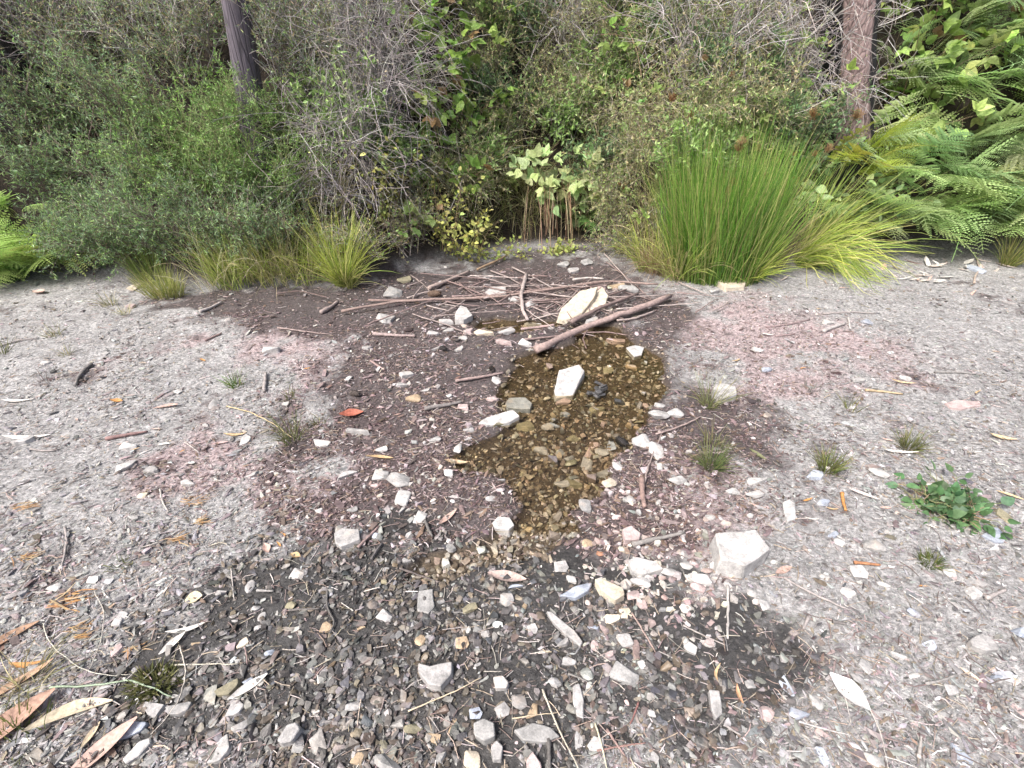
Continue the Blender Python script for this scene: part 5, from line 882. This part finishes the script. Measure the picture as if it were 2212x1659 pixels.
# small leaved creepers at the hollow
for (px, py, h, lab) in [(965, 545, .62, 'yellow green small leaved creeper climbing by the dark hollow'), (1010, 560, .5, 'yellow green small leaved creeper spilling onto litter by the hollow'), (830, 480, .62, 'yellow green creeper strand over the grey tangle foot')]:
    bramble('creeper', lab, sb(px, py), h, .22, (.46, .48, .15), 8, 170, .045, lean=(0, -.25), cat='creeper', tri=False, droop=.05, lo=.05, colv=.25)
for (px, py) in [(1130, 550), (1200, 548), (1240, 540), (1050, 552)]:
    bramble('creeper', 'low light green creeper along the lip of the dark hollow', sb(px, py), .2, .2, (.42, .48, .15), 7, 70, .04, lean=(0, -.3), cat='creeper', tri=False, group='low creepers along the hollow lip', droop=.1, lo=.05)
# hanging straw over the hollow
b = sb(1185, 440); t_ = thing('hanging_straw', 'curtain of long pale straw hanging over the dark hollow', 'straw', b); n = 46
P = curves(np.stack([rng.uniform(-.22, .22, n), rng.uniform(-.2, -.05, n), rng.uniform(.12, .3, n)], 1), np.stack([rng.normal(0, .12, n), np.full(n, -.9), np.full(n, .15)], 1), rng.uniform(.5, .95, n), 10, .04, .32)
V, fs = ribbons(P, np.full((n, 10), .0026), randunit(n)*np.array([1, 1, 0])+np.array([0, .01, 0])); g = Geo(); g.add(V, fs, np.repeat(palette([(.5, .42, .27), (.42, .32, .2), (.36, .22, .15)], n), 20, 0)); g.build('stalk', M_grass, t_, kind='stuff')
# ferns
YF, GF, BF = (.40, .54, .16), (.36, .50, .20), (.40, .55, .28)
for (px, py, n, L, c, az, el, lab, grp) in [(1900, 500, 8, .75, GF, (-2.6, -.4), (.1, .7), 'broad bracken arching over the pale leaf drift', 'bracken arching over the leaf drift'), (2040, 490, 9, .8, GF, (-2.7, -.4), (.1, .7), 'broad bracken arching over the pale leaf drift', 'bracken arching over the leaf drift'), (2170, 480, 9, .8, BF, (-2.9, -.3), (.1, .7), 'broad bracken arching over the pale leaf drift', 'bracken arching over the leaf drift'), (2330, 470, 8, .8, BF, (-2.9, -.3), (.1, .8), 'broad bracken arching over the pale leaf drift', 'bracken arching over the leaf drift'),
   (1960, 400, 8, .75, BF, (-3.0, 0), (.1, .9), 'green bracken on the slope right of the pine', 'bracken on the slope by the pine'), (2100, 380, 9, .8, BF, (-3.0, 0), (.1, .9), 'green bracken on the slope right of the pine', 'bracken on the slope by the pine'), (2230, 350, 9, .8, GF, (-3.0, 0), (.1, .9), 'green bracken on the slope right of the pine', 'bracken on the slope by the pine'), (2080, 240, 8, .8, GF, (-3.0, 0), (.1, .9), 'green bracken on the slope right of the pine', 'bracken on the slope by the pine'), (2200, 220, 9, .85, GF, (-3.0, 0), (.1, .9), 'green bracken on the slope right of the pine', 'bracken on the slope by the pine'), (2330, 200, 9, .85, BF, (-3.0, 0), (.1, .9), 'green bracken on the slope right of the pine', 'bracken on the slope by the pine'), (2120, 110, 8, .9, GF, (-3.0, 0), (.1, .9), 'green bracken on the slope right of the pine', 'bracken on the slope by the pine'), (2260, 90, 8, .9, GF, (-3.0, 0), (.1, .9), 'green bracken on the slope right of the pine', 'bracken on the slope by the pine'), (2050, 30, 7, .9, GF, (-3.0, 0), (.1, .9), 'green bracken on the slope right of the pine', 'bracken on the slope by the pine')]:
    fern(sb(px, py), n, L, c, lab, az, el, grp, .25)
fern(sb(1770, 430), 6, .6, (.36, .42, .07), 'yellowing fern rising in front of the blackened trunk', (-3.0, 0), (.5, 1.2), stalk=.4)
fern(sb(1830, 420), 5, .55, (.40, .44, .08), 'bright yellow fern at the foot of the pinkish pine trunk', (-2.2, .2), (.3, .9), stalk=.3)
fern(sb(1255, 480), 6, .4, (.18, .30, .10), 'small green fern hanging by the dark hollow', (-2.6, -.3), (-.1, .6), stalk=.12)
fern(sb(1640, 330), 5, .45, GF, 'dim green fern amid brush behind the rushes', (-2.9, -.2), (.1, .8), stalk=.2)
for (px, py, n, L) in [(20, 592, 12, .6), (95, 575, 12, .6), (140, 585, 8, .45), (-60, 520, 10, .5), (30, 470, 10, .5), (110, 590, 7, .35)]:
    fern(sb(px, py), n, L, (.48, .64, .22), 'bright light green fern at the left end of the bank', (-3.0, 0), (.1, .9), 'bright ferns at the left bank foot', .12)
# fill on the far upper slope and flanks (beyond the frame's top and sides)
for (px, py) in [(-350, 520), (-350, 350), (-300, 180), (-200, 60), (2500, 520), (2500, 330), (2480, 150)]:
    bush('scrub_bush', 'large green scrub bush further along the bank', 'shrub', sb(px, py), .9, .7, GG+LG, BWD, 12, 240, 300, 4000, .03, .4, .3, group='scrub further along the bank', lean=(0, -.1))
HILL = 1
for k in range(26):
    xx = -7+14*(k % 13)/12+random.uniform(-.3, .3); yy = 7.6+1.2*(k//13)+random.uniform(-.3, .3); 
    bush('slope_bush', 'dense dark green bush on the hillside above the bank', 'shrub', (xx, yy, hz(xx, yy)), 1.0, .75, GG+DY[:2], BWD+GWD, 12, 260, 0, 3000, .045, .4, .4, group='bushes on the hillside above the bank')
# growth overhanging the hollow and thick growth in front of bare soil
for (px, py, n, h) in [(1060, 425, 260, .5), (1120, 420, 260, .5), (1260, 425, 260, .5), (1320, 430, 260, .5), (1010, 470, 220, .45), (1370, 520, 220, .4)]:
    tuft(px, py, n, h, .5, .16, DRYG+[(.26, .32, .1), (.18, .22, .08)], 'shaggy grass fringe hanging over the lip of the dark hollow', group='grass fringe over the hollow', w=.0022, droop=.26, lean=(0, -.7))
for (px, py, h, r, n) in [(1080, 400, .4, .3, 90), (1320, 400, .45, .3, 90), (880, 510, .4, .25, 75), (1390, 470, .4, .25, 75)]:
    bramble('bramble', 'green bramble overhanging the brow of the dark hollow', sb(px, py), h, r, (.26, .36, .12), 8, n, .075, lean=(0, -.6), group='brambles over the hollow brow')
for (px, py, h, r) in [(880, 545, .35, .25), (1340, 545, .3, .2), (700, 560, .4, .28), (790, 560, .35, .22), (1420, 520, .4, .2), (920, 500, .4, .25)]:
    bush('dry_brush', 'small dark tangle of twigs and dry leaves at the bank foot', 'shrub', sb(px, py), h, r, DY+GG[:2], BWD+GWD, 10, 170, 260, 1500, .024, .45, .2, group='small twig tangles at the bank foot', lean=(0, -.3), twig_dr=.08)
for (px, py, n, L) in [(1850, 330, 7, .6), (2000, 440, 8, .6), (2110, 440, 8, .6), (2040, 340, 8, .6), (2160, 300, 8, .65), (1990, 200, 7, .6), (2100, 170, 7, .65), (2010, 110, 7, .65), (1900, 180, 6, .55), (2190, 40, 7, .7), (1930, 30, 6, .6)]:
    fern(sb(px, py), n, L, (.42, .56, .26), 'pale green bracken filling gaps between brambles near the pine', (-3.0, 0), (.05, .9), 'pale bracken between the brambles', .2)
for (px, py, h, r, l) in [(1110, 150, .7, .35, 'bluish green bush between brambles and brown brush'), (1070, 260, .5, .3, 'small green bush behind the pale bramble spray'), (1420, 140, .7, .4, 'green bush amid straw brush above the rushes'), (1560, 230, .6, .35, 'green bush behind the rusty seed heads'), (1290, 390, .4, .25, 'small green bush on the brow right of the hollow'), (940, 60, .8, .4, 'bluish green bush at the top of the bank by grey canes'), (1700, 330, .5, .3, 'green bush below the bleached branches')]:
    bush('leafy_bush', l, 'shrub', sb(px, py), h, r, [(.17, .28, .13), (.24, .36, .17), (.12, .21, .10)], BWD, 11, 220, 260, 3200, .04, .38, .25, lean=(0, -.25), twig_dr=.05)
# white and pinkish pebbles washed up at the pool outlet
def outlet(x, y):
    c = [gp(1430, 1110), gp(1400, 1230), gp(1480, 1290), gp(1330, 1190), gp(860, 1060), gp(880, 830), gp(1415, 930)]; r = [.22, .2, .13, .13, .17, .16, .12]
    return sum(np.exp(-((x-a[0])**2+(y-a[1])**2)/(b*b)) for a, b in zip(c, r))*(1-zones(x, y)[0])
x, y = scatter(4200, outlet); gravel('gravel', 'white and pinkish pebbles washed up round the pool outlet', x, y, .018, .42, lambda x, y, n: palette([(.46, .44, .42), (.40, .33, .32), (.34, .33, .32), (.50, .47, .42), (.28, .22, .21)], n, .2), M_gravel, .6, .2, .034)
# thatch and stray blades of the rush clump
tuft(1420, 590, 320, .40, .35, .10, [(.46, .34, .22), (.52, .42, .28), (.38, .25, .16)], 'drooping brown thatch at the flank of the rush clump', w=.002, droop=.2, lean=(-.1, -.3), name='grass_thatch')
tuft(1560, 585, 300, .95, .42, .30, [(.24, .36, .08), (.34, .42, .12)], 'stray leaning rush blades around the dense clump', cat='rush', name='rush_fringe', w=.002, droop=.05)
bramble('leafy_weed', 'low dark green leafy weed growing alone on the pale gravel', hit(2045, 1095), .12, .13, (.12, .22, .10), 44, 260, .046, lean=(0, 0), cat='weed', tri=False, droop=.12, lo=.15)
for (px, py, h, r, l) in [(1300, 230, .6, .4, 'fresh green bush on the bank left of the seed heads'), (1480, 400, .5, .3, 'fresh green bush close behind the rush clump'), (1200, 300, .5, .35, 'fresh green bush over the pale bramble spray'), (1360, 90, .8, .5, 'fresh green bush high on the middle bank'), (1040, 380, .4, .28, 'fresh green bush at the brow left of the hollow'), (860, 380, .4, .25, 'fresh green bush threading the grey tangle'), (740, 330, .5, .3, 'fresh green bush between broom and grey tangle')]:
    bush('leafy_bush', l, 'shrub', sb(px, py), h, r, [(.28, .42, .14), (.36, .50, .20), (.20, .33, .10)], GWD+BWD, 12, 220, 260, 2600, .05, .42, .28, lean=(0, -.3), twig_dr=.06)
tuft(1470, 600, 420, .62, .40, .16, [(.34, .44, .10), (.44, .48, .16), (.50, .46, .24)], 'messy yellow green grass spilling from the stick side of the rushes', w=.0022, droop=.14, lean=(-.1, -.2))

for (px, py, n, L) in [(1850, 480, 8, .6), (1950, 470, 9, .65), (2080, 490, 9, .65), (2190, 500, 9, .65), (1880, 410, 8, .6), (2250, 430, 8, .7)]:
    fern(sb(px, py), n, L, (.44, .58, .26), 'soft pale bracken in front of the fern bank', (-2.9, -.9), (-.05, .6), 'pale bracken between the brambles', .3)
def heap(x, y):
    c = [gp(1180, 690), gp(1080, 700), gp(1000, 720), gp(1280, 690), gp(1060, 620), gp(1330, 630)]
    return sum(np.exp(-((x-a[0])**2+(y-a[1])**2)/.028) for a in c)
x, y = scatter(330, heap); gravel('gravel', 'flat pale slates strewn round the driftwood heap', x, y, .045, .35, lambda x, y, n: palette([(.36, .345, .33), (.30, .245, .24), (.24, .235, .23), (.42, .38, .32), (.17, .14, .13)], n, .2), M_gravel, .25, .0, .09)

# ------------------------------------------------------------------ labels: say which one, by what each stands next to
LM_GROUND = [(1604, 1186, 'the largest pale block'), (1300, 690, 'the thick log'), (1227, 827, 'the white pool slab'), (940, 1454, 'the concave stone'), (2048, 1080, 'the leafy weed'), (760, 899, 'the rusty red flake'), (180, 810, 'the dark crooked stick'), (1045, 1576, 'the round cobble'), (156, 1554, 'the cream eucalyptus leaf'),
    (335, 1478, 'the moss patch'), (750, 1160, 'the bedded block'), (1827, 1503, 'the broken white leaf'), (1545, 600, 'the rush clump'), (421, 1295, 'the round yellowish leaf'), (632, 955, 'the thin upright tuft'), (2085, 872, 'the pinkish slab'), (1535, 1010, 'the dense green tuft'), (1120, 870, 'the banded stone'), (2117, 1391, 'the rounded grey stone'),
    (1085, 1130, 'the white oval stone'), (1345, 944, 'the blackened cone'), (742, 612, 'the grass fountain'), (1318, 1271, 'the cream wedge stone'), (1548, 1514, 'the long pale slate'), (628, 1583, 'the wedge-topped block'), (918, 1297, 'the rectangular slate'), (1000, 676, 'the bright white stone'), (1190, 590, 'the hanging straw')]
LMG = [(gp(a, b)[:2], t) for a, b, t in LM_GROUND]
LM_BANK = [(552, 200, 'the purplish trunk'), (1815, 300, 'the pinkish pine trunk'), (1180, 470, 'the dark hollow'), (1545, 560, 'the rush clump'), (810, 300, 'the grey dead tangle'), (742, 600, 'the grass fountain'), (30, 540, 'the bright left-end ferns'.replace('left-end ', '')), (30, 210, 'the dark upper trunk'), (2080, 520, 'the pale leaf drift'), (1690, 170, 'the bleached branches'), (990, 200, 'the light green brambles'), (1185, 400, 'the pale bramble spray')]
LMB = [(base_at(a, b), t) for a, b, t in LM_BANK]
SHORT = {'low scrub along the left bank foot': 'low grey green scrub', 'twiggy scrub on the left slope': 'twiggy grey green scrub', 'broom bushes under the purplish trunk': 'bright green broom bush', 'pale scrub on the middle left slope': 'pale grey green scrub', 'dry brush on the upper left slope': 'dry olive brush with grey twigs',
    'straw coloured brush on the bank': 'tangled straw coloured brush', 'dry hanging grass on the bank': 'dry hanging grass tussock', 'brambles beside the grey dead tangle': 'light green bramble', 'brambles amid the straw coloured brush': 'scattered green bramble', 'broad leaved brambles beside the pine and ferns': 'broad leaved bright bramble', 'leafy sprigs between rushes and ferns': 'grey green leafy sprig',
    'low creepers along the hollow lip': 'low light green creeper', 'bracken arching over the leaf drift': 'broad arching bracken', 'bracken on the slope by the pine': 'green bracken', 'pale bracken between the brambles': 'pale green bracken', 'bright ferns at the left bank foot': 'bright light green fern', 'grass fringe over the hollow': 'shaggy overhanging grass fringe', 'brambles over the hollow brow': 'overhanging green bramble',
    'small twig tangles at the bank foot': 'small twiggy dry tangle', 'pale straw stalks on the left bank': 'long pale drooping straw', 'scrub further along the bank': 'large green scrub bush', 'bushes on the hillside above the bank': 'dense bush on the hillside'}
ZS = {'pool': 'in the brown pool', 'damp': 'on damp purplish litter', 'dark': 'on dark wet gravel', 'dry': 'on the dry track'}
def near_ground(x, y): return min(LMG, key=lambda q: (q[0][0]-x)**2+(q[0][1]-y)**2)[1]
for o in list(COL.objects):
    if o.parent or 'group' not in o: continue
    gname = o['group']; x, y, z = o.location
    if gname in SHORT:
        lm = min(LMB, key=lambda q: (q[0][0]-x)**2+(q[0][1]-y)**2+(q[0][2]-z)**2)[1]
        lv = 'at the foot of the bank' if z < .3 else 'low on the bank' if z < .8 else 'halfway up the bank' if z < 1.5 else 'high on the bank'
        o['label'] = f'{SHORT[gname]} {lv} near {lm}'
    elif o.name.startswith('stone'):
        lab = o['label']
        for k, t in Zone_txt.items():
            if t in lab: o['label'] = lab.replace('lying '+t, ZS[k])+' near '+near_ground(x, y)
    elif gname in ('small leaf scraps on the dry track', 'orange bark scraps on the dusty track'):
        o['label'] = ('small dried leaf scrap on the dry track near ' if 'leaf' in gname else 'orange shredded bark scrap on dusty soil near ')+near_ground(x, y)
